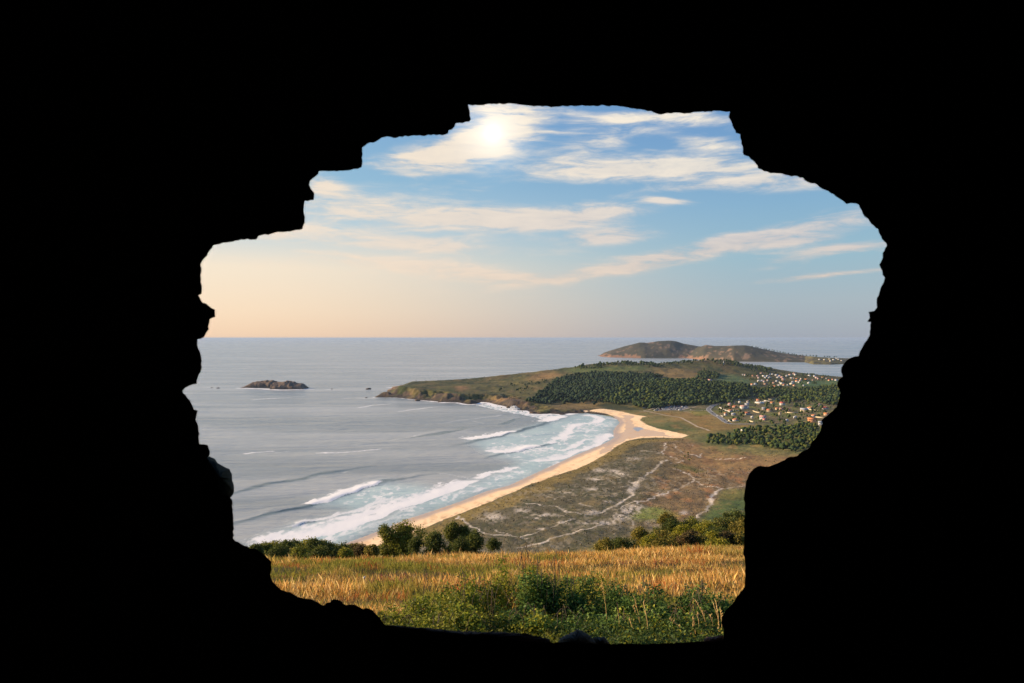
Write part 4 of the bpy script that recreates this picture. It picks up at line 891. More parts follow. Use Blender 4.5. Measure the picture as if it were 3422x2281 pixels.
for i, (zx, zy) in enumerate([(1975, 240), (2010, 243), (2050, 238), (2085, 244), (2120, 240), (2150, 250), (2060, 252), (2110, 232)]):
    house(None, 7, rh.choice(['white', 'cream']), 'pale', f'tiny pale house on the far headland, {ORD[i]} of the handful on its flat end', 'houses of the far headland', 1, detail=False, asp=0.9, loc=far_ground(*R1([(zx, zy)])[0]))
# garden walls
GW = [([(20, 320), (100, 362), (205, 405)], 'long white garden wall beside the road bend'), ([(240, 374), (388, 377)], 'straight white wall in front of a terracotta-roofed house'), ([(38, 462), (80, 482)], 'short white wall beside the coast road'), ([(175, 547), (250, 577)], 'white wall at the roadside below the low white house'),
      ([(740, 222), (872, 230)], 'pale wall at the top of the village, lower of a pair'), ([(800, 206), (905, 217)], 'pale wall at the top of the village, upper of a pair'), ([(605, 382), (650, 402), (722, 417)], 'curved cream wall beside a small green lawn'), ([(1170, 412), (1300, 420), (1420, 412)], 'long cream wall leading to the big cream house'),
      ([(1590, 360), (1680, 372), (1745, 388)], 'white wall running right from the big cream house'), ([(540, 562), (612, 577)], 'yellowish wall below the gardens near the road end'), ([(1700, 492), (1840, 503)], 'ochre wall right of the vivid orange roof'), ([(860, 182), (1010, 188), (1100, 180)], 'ochre terrace wall above the orange-roofed house')]
for pts, lb in GW:
    Q = np.array(LA(V2(pts))); V = []; Fq = []
    loc = Q[0].copy(); parts = []
    for a, b in zip(Q[:-1], Q[1:]):
        d = b[:2] - a[:2]; d /= np.hypot(*d); n = np.array((-d[1], d[0])) * 0.2; h = 1.9
        v = np.array([(*(p[:2] + s * n), p[2] + zz_) for zz_ in (-1.0, h) for p, s in ((a, -1), (b, -1), (b, 1), (a, 1))]) - loc
        parts.append((v, box((0, 0, 0), (1, 1, 1))[1]))
    v, f = join(parts); o = mesh_np('garden_wall', v, f, M_wall['cream' if ('cream' in lb or 'ochre' in lb or 'yellow' in lb) else 'white']); o.location = loc; tag(o, lb, 'wall', 'garden walls of the near village')

# white tower on the ridge
X, Y, Z = land_at(2418, 1217); tw = empty('white_tower', (X, Y, Z)); tag(tw, 'slim white tapering tower on the top of the ridge', 'tower')
def prism(n, prof_):
    V = []; Fq = []
    for r, z in prof_: V += [(r * math.cos(2 * math.pi * i / n), r * math.sin(2 * math.pi * i / n), z) for i in range(n)]
    for k in range(len(prof_) - 1): Fq += [(k * n + i, k * n + (i + 1) % n, (k + 1) * n + (i + 1) % n, (k + 1) * n + i) for i in range(n)]
    return np.array(V), np.array(Fq)
v, f = prism(12, [(2.6, -2), (2.6, 1.2), (1.9, 1.2), (1.3, 11.5), (1.3, 12)]); mesh_np('shaft', v, f, M_wall['white'], tw)
v, f = prism(12, [(1.7, 12), (1.7, 12.6), (0.9, 12.6), (0.9, 14.2), (0.02, 15.2)]); mesh_np('cap', v, f, M_wall['white'], tw)

# ---------------------------------------------------------------- cars
CARC = {'white': (0.82, 0.82, 0.82), 'silver': (0.55, 0.56, 0.58), 'black': (0.03, 0.03, 0.035), 'grey': (0.2, 0.21, 0.22), 'blue': (0.06, 0.1, 0.2), 'red': (0.4, 0.04, 0.03)}
M_car = {k: material(k + '_paint', v, 0.3, var=0, spec=0.6) for k, v in CARC.items()}
def car_meshes():
    prof_ = [(-2.1, 0.35), (-2.15, 0.75), (-1.95, 0.95), (-1.2, 1.0), (1.15, 0.95), (2.05, 0.8), (2.15, 0.5), (2.1, 0.35)]
    V = [(x, s * 0.87, z) for s in (-1, 1) for x, z in prof_]; n = len(prof_)
    q = [(i, i + 1, n + i + 1, n + i) for i in range(n - 1)] + [(n - 1, 0, n, 2 * n - 1)]; caps = [(0, 7, 6, 1), (1, 6, 5, 2), (2, 5, 4, 3)]
    q += caps + [tuple(n + c for c in reversed(cp)) for cp in caps]
    cab = [(-1.75, 0.97), (-1.25, 1.42), (0.35, 1.45), (1.1, 0.97)]
    CV = [(x, s * (0.8 if z < 1 else 0.64), z) for s in (-1, 1) for x, z in cab]; cq = [(0, 1, 5, 4), (1, 2, 6, 5), (2, 3, 7, 6), (0, 3, 2, 1), (4, 5, 6, 7)]
    return np.array(V), np.array(q), np.array(CV), np.array(cq)
CVb, CQb, CVc, CQc = car_meshes()
me_cab = None; me_wheel = None
def car(X, Y, Z, rz, colr_, label, group, k=1.0):
    global me_cab, me_wheel
    r = empty('parked_car', (X, Y, Z + 0.26), rz); tag(r, label, 'car', group); k *= 1.12; r.scale = (k, k, k)
    key = 'body_' + colr_
    if key in bpy.data.meshes: ob = bpy.data.objects.new('body', bpy.data.meshes[key]); COL.objects.link(ob); ob.parent = r
    else: ob = mesh_np('body', CVb, CQb, M_car[colr_], r); ob.data.name = key
    if me_cab is None: ob = mesh_np('cabin', CVc, CQc, M_glassdark, r); me_cab = ob.data
    else: ob = bpy.data.objects.new('cabin', me_cab); COL.objects.link(ob); ob.parent = r
    if me_wheel is None:
        v, f = prism(10, [(0.02, -0.11), (0.32, -0.11), (0.32, 0.11), (0.02, 0.11)]); wo = mesh_np('wheel', v, f, M_tyre, r); me_wheel = wo.data; first = wo
    else: first = None
    for i, (x, y) in enumerate(((-1.3, -0.82), (1.3, -0.82), (-1.3, 0.82), (1.3, 0.82))):
        wo = first if (first and i == 0) else bpy.data.objects.new('wheel', me_wheel)
        if wo is not first: COL.objects.link(wo); wo.parent = r
        wo.location = (x, y, 0.32); wo.rotation_euler = (math.pi / 2, 0, 0)
lots = [(225, 268, 'white'), (262, 266, 'white'), (345, 268, 'white'), (450, 262, 'silver'), (715, 242, 'white'), (742, 280, 'white'), (820, 250, 'white'), (757, 305, 'white'), (800, 297, 'white'), (880, 315, 'white'), (912, 302, 'white'), (946, 317, 'white'), (992, 306, 'white'), (986, 286, 'white'), (1080, 301, 'white'), (1130, 272, 'silver'), (1135, 206, 'white'), (1042, 210, 'white'), (976, 207, 'white'), (926, 222, 'white'), (932, 250, 'silver'), (957, 236, 'white'), (1047, 241, 'white'), (1340, 250, 'white'), (1356, 216, 'white'), (1035, 281, 'silver'), (690, 246, 'silver'), (640, 270, 'white'), (600, 285, 'silver'), (772, 232, 'silver'), (1480, 313, 'white')]
rr = random.Random(9)
for i in range(26): lots.append((rr.choice([680, 730, 780, 830, 880, 930, 980, 1030, 1080, 1130, 1180, 1230]) + rr.uniform(-14, 14), rr.choice([218, 228, 244, 258, 270, 290, 308]) + rr.uniform(-3, 3), rr.choice(['black', 'grey', 'blue', 'black', 'red'])))
for x, y, c in lots:
    X, Y, Z = land_at(*P4([(x, y)])[0])
    if c in ('white', 'silver'): lb = 'pale car parked in the beach car park below the pine wood'
    else: lb = 'dark car parked in the beach car park below the pine wood'
    car(X, Y, Z + 0.1, rr.choice([0.1, 1.6, 3.2]) + rr.uniform(-0.2, 0.2), c, lb, 'pale cars in the beach car park' if c in ('white', 'silver') else 'dark cars in the beach car park')
def van(pt, ln, wdt, ht, c, label, rz):
    X, Y, Z = land_at(*pt); r = empty('parked_van', (X, Y, Z + 0.1), rz); tag(r, label, 'van')
    v, f = box((-ln / 2, -wdt / 2, 0.5), (ln / 2, wdt / 2, ht)); v[[5, 6], 0] -= 0.5; mesh_np('body', v, f, M_car[c], r)
    v, f = box((-ln / 2 + 0.6, -wdt / 2 - 0.03, ht * 0.55), (ln / 2 - 0.8, wdt / 2 + 0.03, ht * 0.8)); mesh_np('window', v, f, M_glassdark, r)
    for x in (-ln * 0.32, ln * 0.32):
        for y in (-wdt / 2 + 0.05, wdt / 2 - 0.05):
            o = bpy.data.objects.new('wheel', me_wheel); COL.objects.link(o); o.parent = r; o.location = (x, y, 0.42); o.rotation_euler = (math.pi / 2, 0, 0); o.scale = (1.3, 1.3, 1.3)
van(P4([(1190, 326)])[0], 7.0, 2.3, 2.9, 'white', 'long white camper van at the right end of the car park', 0.1)
van(P4([(1255, 242)])[0], 5.5, 2.2, 2.8, 'white', 'white van standing apart at the back of the car park', 1.2)
van(P4([(570, 338)])[0], 11.0, 2.5, 3.1, 'silver', 'long silver coach at the beach entrance of the car park', 0.05)
for (x, y, c, lb, rz) in ((370, 683, 'black', 'dark car on the road nearest the bend', 2.2), (446, 728, 'white', 'white car on the coast road', 2.2), (540, 795, 'grey', 'grey car on the road between a white and a dark one', 2.2), (602, 830, 'black', 'dark car lowest on the coast road', 2.5)):
    X, Y, Z = land_at(*V3([(x, y)])[0]); car(X, Y, Z + 0.25, rz, c, lb, None, 1.15)

# ---------------------------------------------------------------- person walking on the beach
X, Y, Z = land_at(1247, 1803.5)
Z = float(ground(X, Y)[0])
sv = [((0, 0, 0.92), .15), ((0, 0, 1.15), .14), ((0, 0, 1.42), .15), ((0, 0, 1.52), .06), ((0, 0.01, 1.64), .105), ((0, 0.01, 1.74), .08),
      ((.10, 0.02, 0.86), .10), ((.11, 0.10, 0.48), .07), ((.11, 0.02, 0.08), .05), ((.11, 0.16, 0.04), .045), ((-.10, -0.02, 0.86), .10), ((-.11, -0.06, 0.48), .07), ((-.11, -0.26, 0.10), .05), ((-.11, -0.12, 0.04), .045),
      ((.20, 0, 1.40), .07), ((.26, -0.08, 1.14), .05), ((.27, 0.02, 0.92), .04), ((-.20, 0, 1.40), .07), ((-.26, 0.06, 1.14), .05), ((-.27, 0.18, 0.95), .04)]
se = [(0, 1), (1, 2), (2, 3), (3, 4), (4, 5), (0, 6), (6, 7), (7, 8), (8, 9), (0, 10), (10, 11), (11, 12), (12, 13), (2, 14), (14, 15), (15, 16), (2, 17), (17, 18), (18, 19)]
pm = bpy.data.meshes.new('person'); pm.from_pydata([v for v, _ in sv], se, []); po = bpy.data.objects.new('person', pm); COL.objects.link(po)
md = po.modifiers.new('skin', 'SKIN'); po.modifiers.new('sub', 'SUBSURF').levels = 1; po.modifiers['sub'].render_levels = 1
for i, (_, r_) in enumerate(sv): pm.skin_vertices[0].data[i].radius = (r_, r_)
pm.skin_vertices[0].data[0].use_root = True
pm.materials.append(material('dark_clothes', (0.03, 0.03, 0.04), 0.8, var=0)); po.location = (X, Y, Z); po.rotation_euler = (0, 0, 0.6)
tag(po, 'lone person in dark clothes walking on the sand near the water', 'person')

# scrub clumps over dunes and headland, too many to count
def scrub(name, label, mask, n, seed, hmin, hmax, tones, ymin, ymax):
    rng = np.random.default_rng(seed); idx = np.flatnonzero((mask & (YY > ymin) & (YY < ymax)).ravel())
    wgt = (YY ** 2).ravel()[idx]; wgt = wgt / wgt.sum(); pick = rng.choice(idx, n, p=wgt)
    P = verts[pick].copy(); P[:, :2] += rng.normal(0, 2.0, (n, 2)); P[:, 2] = ground(P[:, 0], P[:, 1])
    return tree_mass(name, label, P, hmin + (hmax - hmin) * rng.random(n) ** 2, seed, tones, squash=0.55, dens=1)
scrub('dune_heath', 'low grey brown heath clumps covering the dunes', isdune & (trail < 0.2), 5000, 51, 0.5, 1.8, [(92, 84, 62), (76, 72, 50), (104, 92, 66), (66, 64, 42)], 560, 1700)
scrub('headland_heath', 'low green brown scrub covering the open headland', headl & (DC > 15), 5200, 52, 0.8, 4.0, [(84, 86, 46), (66, 70, 40), (108, 100, 56), (54, 62, 38)], 1930, 3500)
scrub('plain_heath', 'low tawny scrub on the plain between beach and village', (zid.reshape(XX.shape) == 0) & (DC > 30), 3000, 53, 0.6, 2.6, [(96, 92, 48), (76, 80, 42), (124, 104, 60)], 700, 2000)

# ---------------------------------------------------------------- near hillside: ground, grass, brambles, trees
ny = np.concatenate([np.linspace(2.9, 12, 12, endpoint=False), np.linspace(12, 110, 120, endpoint=False), np.exp(np.linspace(math.log(110), math.log(330), 30))])
nu = np.linspace(-1.3, 1.3, 180); NY, NU = np.meshgrid(ny, nu, indexing='ij'); NX = NU * np.maximum(NY, 6)
NH = height(NX, NY); 
def near_h(X, Y): return height(X, Y) + (fbm(np.asarray(X) / 2.5, np.asarray(Y) / 2.5, 3, 201) - 0.5) * 0.55
NH = NH + (fbm(NX / 2.5, NY / 2.5, 3, 201) - 0.5) * 0.55
nf = fbm(NX / 5, NY / 6, 4, 203)[..., None]
nc = np.array(lin(112, 88, 44)) * (1 - nf) + np.array(lin(70, 78, 34)) * nf
nc = np.where(((NY < 19) & (NX / NY > -0.18))[..., None], np.array(lin(46, 42, 26)), nc)  # soil colour darkened under the brambles to stand for their shadow
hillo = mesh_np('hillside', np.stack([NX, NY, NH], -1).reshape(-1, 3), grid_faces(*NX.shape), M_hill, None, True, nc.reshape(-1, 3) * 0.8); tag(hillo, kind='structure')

# grass of the field
rng = np.random.default_rng(77); N = 320000
u = rng.random(N); Y = np.sqrt(12.0 ** 2 + u * (95.0 ** 2 - 12.0 ** 2)); Y = np.where(rng.random(N) < 0.72, 12 + (62 - 12) * rng.random(N) ** 0.75, Y)
X = (rng.random(N) * 0.98 - 0.50) * Y
hz = near_h(X, Y)
patch = fbm(X / 6, Y / 9, 4, 211); patch2 = fbm(X / 2.2, Y / 3.2, 3, 213); heath = fbm(X / 3.0, Y / 2.2, 3, 217)
green = sstep(patch + 0.7 * (patch2 - 0.5), 0.42, 0.60) * 0.9
pxs, pys = pix(X, Y, hz)
green = np.maximum(green, np.exp(-((pxs - 1180) / 170) ** 2 - ((pys - 1925) / 34) ** 2) * 1.1 * sstep(patch2, 0.3, 0.6))
green = np.where(pys < 1862, green * 0.5, green); green = np.clip(green + 0.5 * sstep(pys, 1960, 2080) * (pxs > 1350), 0, 1)
hgt = (0.20 + 0.30 * rng.random(N) ** 1.8) * (0.25 + 1.4 * fbm(X / 3, Y / 3, 4, 219)) * (1 - 0.25 * green)
bramz = (X / Y > -0.175) & (Y < 19.5)
hgt = np.where(bramz, hgt * 0.4, hgt)
stalk = rng.random(N) < 0.12; hgt = np.where(stalk, hgt * 1.3, hgt) * 0.92
gold = np.array([lin(236, 190, 108), lin(216, 164, 88), lin(246, 210, 140), lin(190, 140, 72), lin(168, 150, 74)]); grn = np.array([lin(136, 140, 50), lin(108, 118, 44), lin(164, 154, 66)])
bc = gold[rng.integers(0, 5, N)] * (1 - green[:, None]) + grn[rng.integers(0, 3, N)] * green[:, None]
hm_ = (heath > 0.61) & (rng.random(N) < 0.5) & (pys < 1960); bc[hm_] = np.array(lin(134, 66, 78)); hgt[hm_] *= 0.6
rust = sstep(fbm(X / 1.6, Y / 2.4, 3, 231), 0.62, 0.72) * (rng.random(N) < 0.5); bc = bc * (1 - rust[:, None]) + np.array(lin(186, 112, 62)) * rust[:, None]
bc *= (0.65 + 0.7 * rng.random((N, 1)))
wd = (0.0018 + 0.0032 * rng.random(N)) * np.clip(Y / 30, 0.7, 1.6)
th = rng.random(N) * 6.283; lean = 0.08 + 0.45 * rng.random(N) ** 1.5; la = rng.random(N) * 6.283
B = np.c_[X, Y, hz - 0.03]; side = np.c_[np.cos(th), np.sin(th) * 0.5, np.zeros(N)] * wd[:, None]
ld = np.c_[np.cos(la), np.sin(la), np.zeros(N)] * (lean * hgt)[:, None]; up = np.c_[np.zeros((N, 2)), hgt]
V = np.stack([B - side, B + side, B + up * 0.62 + ld * 0.38 + side * 0.8, B + up + ld], 1)
idx = np.arange(N)[:, None] * 4
Fg = np.concatenate([idx + np.array([[0, 1, 2]]), idx + np.array([[0, 2, 3]])])
cb = np.repeat(bc, 4, 0).reshape(N, 4, 3)
gr = mesh_np('grass', V.reshape(-1, 3), Fg, M_grass, None, False, cb.reshape(-1, 3)); tag(gr, 'tall dry golden grass with green patches covering the near field', 'grass', kind='stuff')

def leaves(c, nrm, size, rng, asp=0.6):
    """diamond leaves: centres c, normals nrm"""
    n = len(c); a = rng.normal(size=(n, 3)); a -= (a * nrm).sum(1, keepdims=True) * nrm; a /= np.linalg.norm(a, axis=1, keepdims=True) + 1e-9
    b = np.cross(nrm, a); s = size[:, None]
    fold = nrm * s * 0.18
    V = np.stack([c - a * s, c + b * s * asp + fold, c + a * s, c - b * s * asp + fold], 1)
    i = np.arange(n)[:, None] * 4
    return V.reshape(-1, 3), np.concatenate([i + np.array([[0, 1, 2]]), i + np.array([[0, 2, 3]])])
def clump_foliage(lobes, n, size, tones, rng, shell=0.55, up=0.25, k=9, spread=1.5):
    """leaf-sized faces in small sprays spread through a set of ellipsoid lobes [(cx,cy,cz,rx,ry,rz)]"""
    L_ = np.array(lobes); vol = L_[:, 3] * L_[:, 4] * L_[:, 5]; ns = max(1, n // k)
    li = rng.choice(len(L_), ns, p=vol ** 0.67 / (vol ** 0.67).sum())
    d = rng.normal(size=(ns, 3)); d /= np.linalg.norm(d, axis=1, keepdims=True); rad = shell + (1 - shell) * rng.random(ns) ** 0.5; rad *= 1 + 0.09 * rng.normal(size=ns)
    sc_ = L_[li, :3] + d * rad[:, None] * L_[li, 3:]
    tn = np.array([lin(t_) for t_ in tones]); sp = tn[rng.integers(0, len(tn), ns)] * (0.6 + 0.7 * rng.random((ns, 1)))
    c = np.repeat(sc_, k, 0) + rng.normal(size=(ns * k, 3)) * size * spread
    nr = np.repeat(d, k, 0) * 0.6 + rng.normal(size=(ns * k, 3)) * 0.7 + np.array((0, 0, up)); nr /= np.linalg.norm(nr, axis=1, keepdims=True)
    sz = size * (0.6 + 0.8 * rng.random(ns * k))
    V, Fi_ = leaves(c, nr, sz, rng)
    return V, Fi_, np.repeat(np.repeat(sp, k, 0) * (0.85 + 0.3 * rng.random((ns * k, 1))), 4, 0)
def limb(p0, p1, r0, r1, n=6, bend=0.08, rng=None, seg=4):
    p0, p1 = np.array(p0, float), np.array(p1, float); L_ = np.linalg.norm(p1 - p0)
    pts = [p0 + (p1 - p0) * t_ for t_ in np.linspace(0, 1, seg + 1)]
    if rng is not None:
        for q in pts[1:-1]: q += rng.normal(size=3) * bend * L_
    V = []; Fq = []
    for i, q in enumerate(pts):
        d = (pts[min(i + 1, seg)] - pts[max(i - 1, 0)]); d /= np.linalg.norm(d); a = np.cross(d, (0.3, 1, 0.1)); a /= np.linalg.norm(a); b = np.cross(d, a); r_ = r0 + (r1 - r0) * i / seg
        V += [q + r_ * (a * math.cos(2 * math.pi * j / n) + b * math.sin(2 * math.pi * j / n)) for j in range(n)]
    for i in range(seg): Fq += [(i * n + j, i * n + (j + 1) % n, (i + 1) * n + (j + 1) % n, (i + 1) * n + j) for j in range(n)]
    return np.array(V), np.array(Fq), pts
EUC = [(138, 138, 52), (114, 120, 46), (156, 150, 58), (96, 104, 42)]; DKT = [(94, 104, 46), (78, 88, 42), (114, 116, 50)]; BRT = [(150, 146, 44), (124, 128, 42), (166, 154, 56)]; OLV = [(132, 122, 52), (108, 106, 44), (150, 134, 60)]; BRN = [(120, 96, 62), (104, 88, 54), (90, 86, 48)]
def tree(S, Yd, wpx, label, group, tones, seed, airy=0.0, n=2600, name='tree', cat='tree', shrub=False, lf=None, narrow=1.0):
    """S: photo point of the crown top; the foot stands on the hillside at distance Yd"""
    rng = np.random.default_rng(seed); top = at_y(S[0], S[1], Yd); X = top[0]; g0 = float(height(np.array([X]), np.array([Yd]))[0])
    H = max(top[2] - g0, 1.2); wd = wpx / F * Yd * 1.35
    r = empty(name, (X, Yd, g0)); tag(r, label, cat, group)
    lobes = []; cb_ = H - max(wd * 1.05, H * 0.35) if not shrub else H * 0.15
    cb_ = max(cb_, H * 0.12); ch = H - cb_
    nl = 9 if not shrub else 13
    for i in range(nl):
        t_ = i / (nl - 1); zc_ = cb_ + ch * (0.22 + 0.62 * t_); w_ = wd * 0.5 * (1.0 - 0.45 * max(0, t_ - 0.45) / 0.55) * narrow
        an = rng.random() * 6.283; q = w_ * 0.58 * (0.4 + 0.6 * rng.random()) * (0 if i == nl - 1 else 1)
        rr_ = w_ * ((0.62 + 0.2 * rng.random()) if not shrub else (0.28 + 0.34 * rng.random())); q *= 1.0 if not shrub else 1.5; rz_ = min(rr_ * 0.95, ch * 0.34); zc_ = zc_ if i % 2 == 0 and group != G2 else H - rz_ - (q / max(w_, 0.1)) ** 2 * rz_ * 1.2 - rng.random() * 0.5 * rz_; zc_ = min(zc_, H - rz_) if i < nl - 1 else H - rz_; lobes.append((q * math.cos(an), q * math.sin(an), zc_, rr_, rr_, rz_))
    size = lf or max(0.08, Yd / 796 * 0.80)
    V, Fi_, cc = clump_foliage(lobes, int(n * 2.2 * (1 - airy * 0.55)), size, tones, rng, 0.4)
    mesh_np('crown', V, Fi_, M_leaf, r, False, cc)
    tv, tf, pts = limb((0, 0, -0.6), (0, 0, cb_ + ch * 0.55), max(0.06, H * 0.020), H * 0.006, 7, 0.02, rng, 5); prt = [(tv, tf)]
    for l_ in lobes[:7]:
        b0 = pts[rng.integers(2, 5)]; v_, f_, _ = limb(b0, l_[:3], H * 0.008, H * 0.003, 5, 0.06, rng, 3); prt.append((v_, f_))
    v_, f_ = join(prt); mesh_np('trunk', v_, f_, M_bark, r, True)
    return r
G2 = 'treetops below the left side of the field'
Z8 = lambda x, y: (1220 + x * 0.2125, 1700 + y * 0.2125)
G1 = 'trees standing beyond the edge of the field'
tree(Z8(310, 250), 118, 38, 'slim airy eucalyptus with pale limbs left of the biggest tree', G1, EUC, 301, 0.55, 2400)
tree(Z8(640, 172), 120, 100, 'biggest round bright green tree beyond the field edge', G1, EUC + BRT[:1], 302, 0.0, 6500)
tree(Z8(800, 440), 112, 40, 'low dark tree tucked against the right foot of the biggest tree', G1, DKT, 303, 0, 1500)
tree(Z8(1105, 362), 112, 58, 'round dark green tree between the biggest tree and the pair', G1, DKT, 304, 0, 3000)
tree(Z8(1400, 212), 118, 50, 'taller tree of the dark pair in the middle', G1, DKT + EUC[:1], 305, 0, 3200)
tree(Z8(1545, 268), 118, 44, 'shorter tree of the dark pair in the middle', G1, DKT + EUC[:1], 306, 0.2, 2400)
tree(Z8(1510, 440), 108, 44, 'bushy low tree under the dark pair', G1, DKT, 307, 0, 1800)
tree(Z8(1735, 332), 112, 52, 'conical dark tree right of the pair', G1, DKT, 308, 0, 2600)
tree(Z8(2015, 472), 100, 36, 'small rounded bush by itself right of the tree row', G1, DKT, 309, 0, 1400, shrub=True)
tree(Z8(135, 590), 105, 30, 'small dark bush left of the airy eucalyptus', G1, DKT, 310, 0, 1100)
G2 = 'treetops below the left side of the field'
Z5 = lambda x, y: (750 + x * 0.255, 1797 + y * 0.255)
for i, (x, y, w_, tn, lb) in enumerate([(400, 85, 100, DKT, 'leftmost dark treetop beside the broken wall'), (515, 70, 110, EUC, 'second treetop from the broken wall'), (665, 34, 150, EUC, 'third treetop from the wall with a rounded double crown'), (805, 38, 110, DKT, 'fourth treetop from the wall, small and dark'), (892, 20, 130, DKT + EUC[:1], 'fifth treetop from the wall, with a flat top'),
        (1068, 0, 200, BRT, 'tallest bright green pointed treetop in the left group'), (1180, 18, 90, DKT, 'small dark treetop just right of the pointed bright one'), (1275, 26, 170, DKT + EUC[:1], 'broad dark treetop right of the pointed bright one'), (1400, 72, 120, DKT, 'lower dark treetop before the gap to the sand'), (1540, 58, 180, DKT, 'wide dark treetop against the sand edge'), (1690, 60, 130, BRN + OLV, 'brownish treetop against the sand'), (1800, 92, 80, BRN, 'little brown bush against the sand'), (1945, 100, 95, OLV, 'low olive bush left of the trees on the field edge'), (1580, 140, 110, BRT, 'low yellow green bush in front of the dark treetops'), (980, 95, 170, EUC, 'lower leafy treetop under the pointed bright one'), (720, 95, 170, DKT, 'lower dark treetop under the rounded double crown'), (1250, 100, 170, DKT, 'lower dark treetop under the broad one')]):
    tree(Z5(x, y), (100 if y > 85 else 128) + (i % 3) * 7, w_ * 0.36, lb, G2, tn, 330 + i, 0.05, 2400)
G3 = 'shrubs on the right edge of the field'
Z7 = lambda x, y: (2000 + x * 0.2125, 1660 + y * 0.2125)
for i, (x, y, w_, tn, d, lb) in enumerate([(340, 600, 260, DKT, 84, 'low dark shrub at the left end of the right hand scrub'), (120, 650, 200, OLV, 78, 'lowest olive shrub before the open edge of the field'), (660, 480, 250, OLV, 90, 'olive shrub with a rounded top, left part of the scrub'), (850, 590, 230, BRT, 80, 'yellow green low shrub in front of the olive one'), (1040, 250, 210, OLV, 105, 'tall thin-topped tree rising above the scrub'), (1160, 340, 300, DKT, 102, 'broad dark tree beside the tall thin-topped one'), (1340, 430, 260, BRT, 92, 'bright green shrub in the middle of the scrub'), (1480, 320, 230, EUC, 104, 'round green tree in the middle of the scrub'), (1700, 372, 250, BRT, 96, 'yellowest shrub right of the middle'), (1790, 450, 300, DKT, 90, 'darkest wide shrub right of the middle'), (1960, 300, 300, DKT + OLV, 106, 'dark olive tree behind the darkest shrub'), (2150, 205, 280, DKT, 108, 'tall dark tree at the right edge of the opening'), (2250, 330, 220, OLV, 94, 'brown green tree hard against the right edge'), (1480, 525, 150, BRN, 78, 'brownish seedy shrub in front of the round green tree'), (1400, 570, 160, BRN, 74, 'rusty brown shrub lowest in the middle'), (1800, 560, 160, BRT, 76, 'small light green shrub in front of the darkest one'), (2020, 550, 170, BRN, 76, 'pinkish brown seedy shrub near the right edge'), (2210, 560, 190, OLV, 76, 'olive shrub lowest at the right edge'), (1600, 600, 200, OLV, 74, 'wide low olive shrub at the field margin'), (1050, 520, 320, OLV, 88, 'wide olive shrub below the tall thin-topped tree'), (1000, 640, 260, OLV, 74, 'low grassy shrub at the field margin left of the rusty one'), (1900, 680, 220, BRT, 72, 'lowest green shrub at the field margin on the right')]):
    tree(Z7(x, y), d, w_ * 0.2125 * 1.4, lb, G3, tn, 360 + i, 0.0, 2700, 'shrub', 'shrub', True)

# brambles in front
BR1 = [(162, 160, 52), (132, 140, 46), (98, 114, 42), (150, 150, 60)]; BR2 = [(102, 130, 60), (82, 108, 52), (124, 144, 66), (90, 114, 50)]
def bramble(Dx, Yd, wdt, hgt_, tones, label, seed, n=5200, canes=7):
    rng = np.random.default_rng(seed); X = (Dx - 1176) / 1829.3 * Yd; g0 = float(near_h(np.array([X]), np.array([Yd]))[0])
    r = empty('bramble_bush', (X, Yd, g0)); tag(r, label, 'bush', 'bramble bushes in front of the opening')
    lobes = []
    for i in range(12):
        q = rng.uniform(-0.45, 0.45) * wdt; hh_ = hgt_ * (1 - (abs(q) / (wdt * 0.6)) ** 2) * rng.uniform(0.45, 1.05)
        lobes.append((q, rng.uniform(-0.3, 0.3) * wdt * 0.7, hh_ * 0.45 - 0.2, wdt * rng.uniform(0.09, 0.17), wdt * rng.uniform(0.10, 0.18), hh_ * 0.55 + 0.1))
    V, Fi_, cc = clump_foliage(lobes, int(n * 1.4), 0.036, tones, rng, 0.7, 0.5, 18, 2.0)
    mesh_np('foliage', V, Fi_, M_leaf, r, False, cc)
    for i in range(canes):
        x0 = rng.uniform(-0.4, 0.4) * wdt; x1 = x0 + rng.uniform(-0.5, 0.5); zt = hgt_ * rng.uniform(0.8, 1.2)
        p = [np.array((x0, 0, 0.0)), np.array((x0 * 0.7 + x1 * 0.3, -0.1, zt * 0.8)), np.array(((x0 + x1) / 2, -0.15, zt)), np.array((x1, -0.3, zt * 0.75))]
        prt = [limb(a, b, 0.006, 0.005, 4, 0, None, 1)[:2] for a, b in zip(p[:-1], p[1:])]; v_, f_ = join(prt)
        mesh_np('cane', v_, f_, M_bark, r)
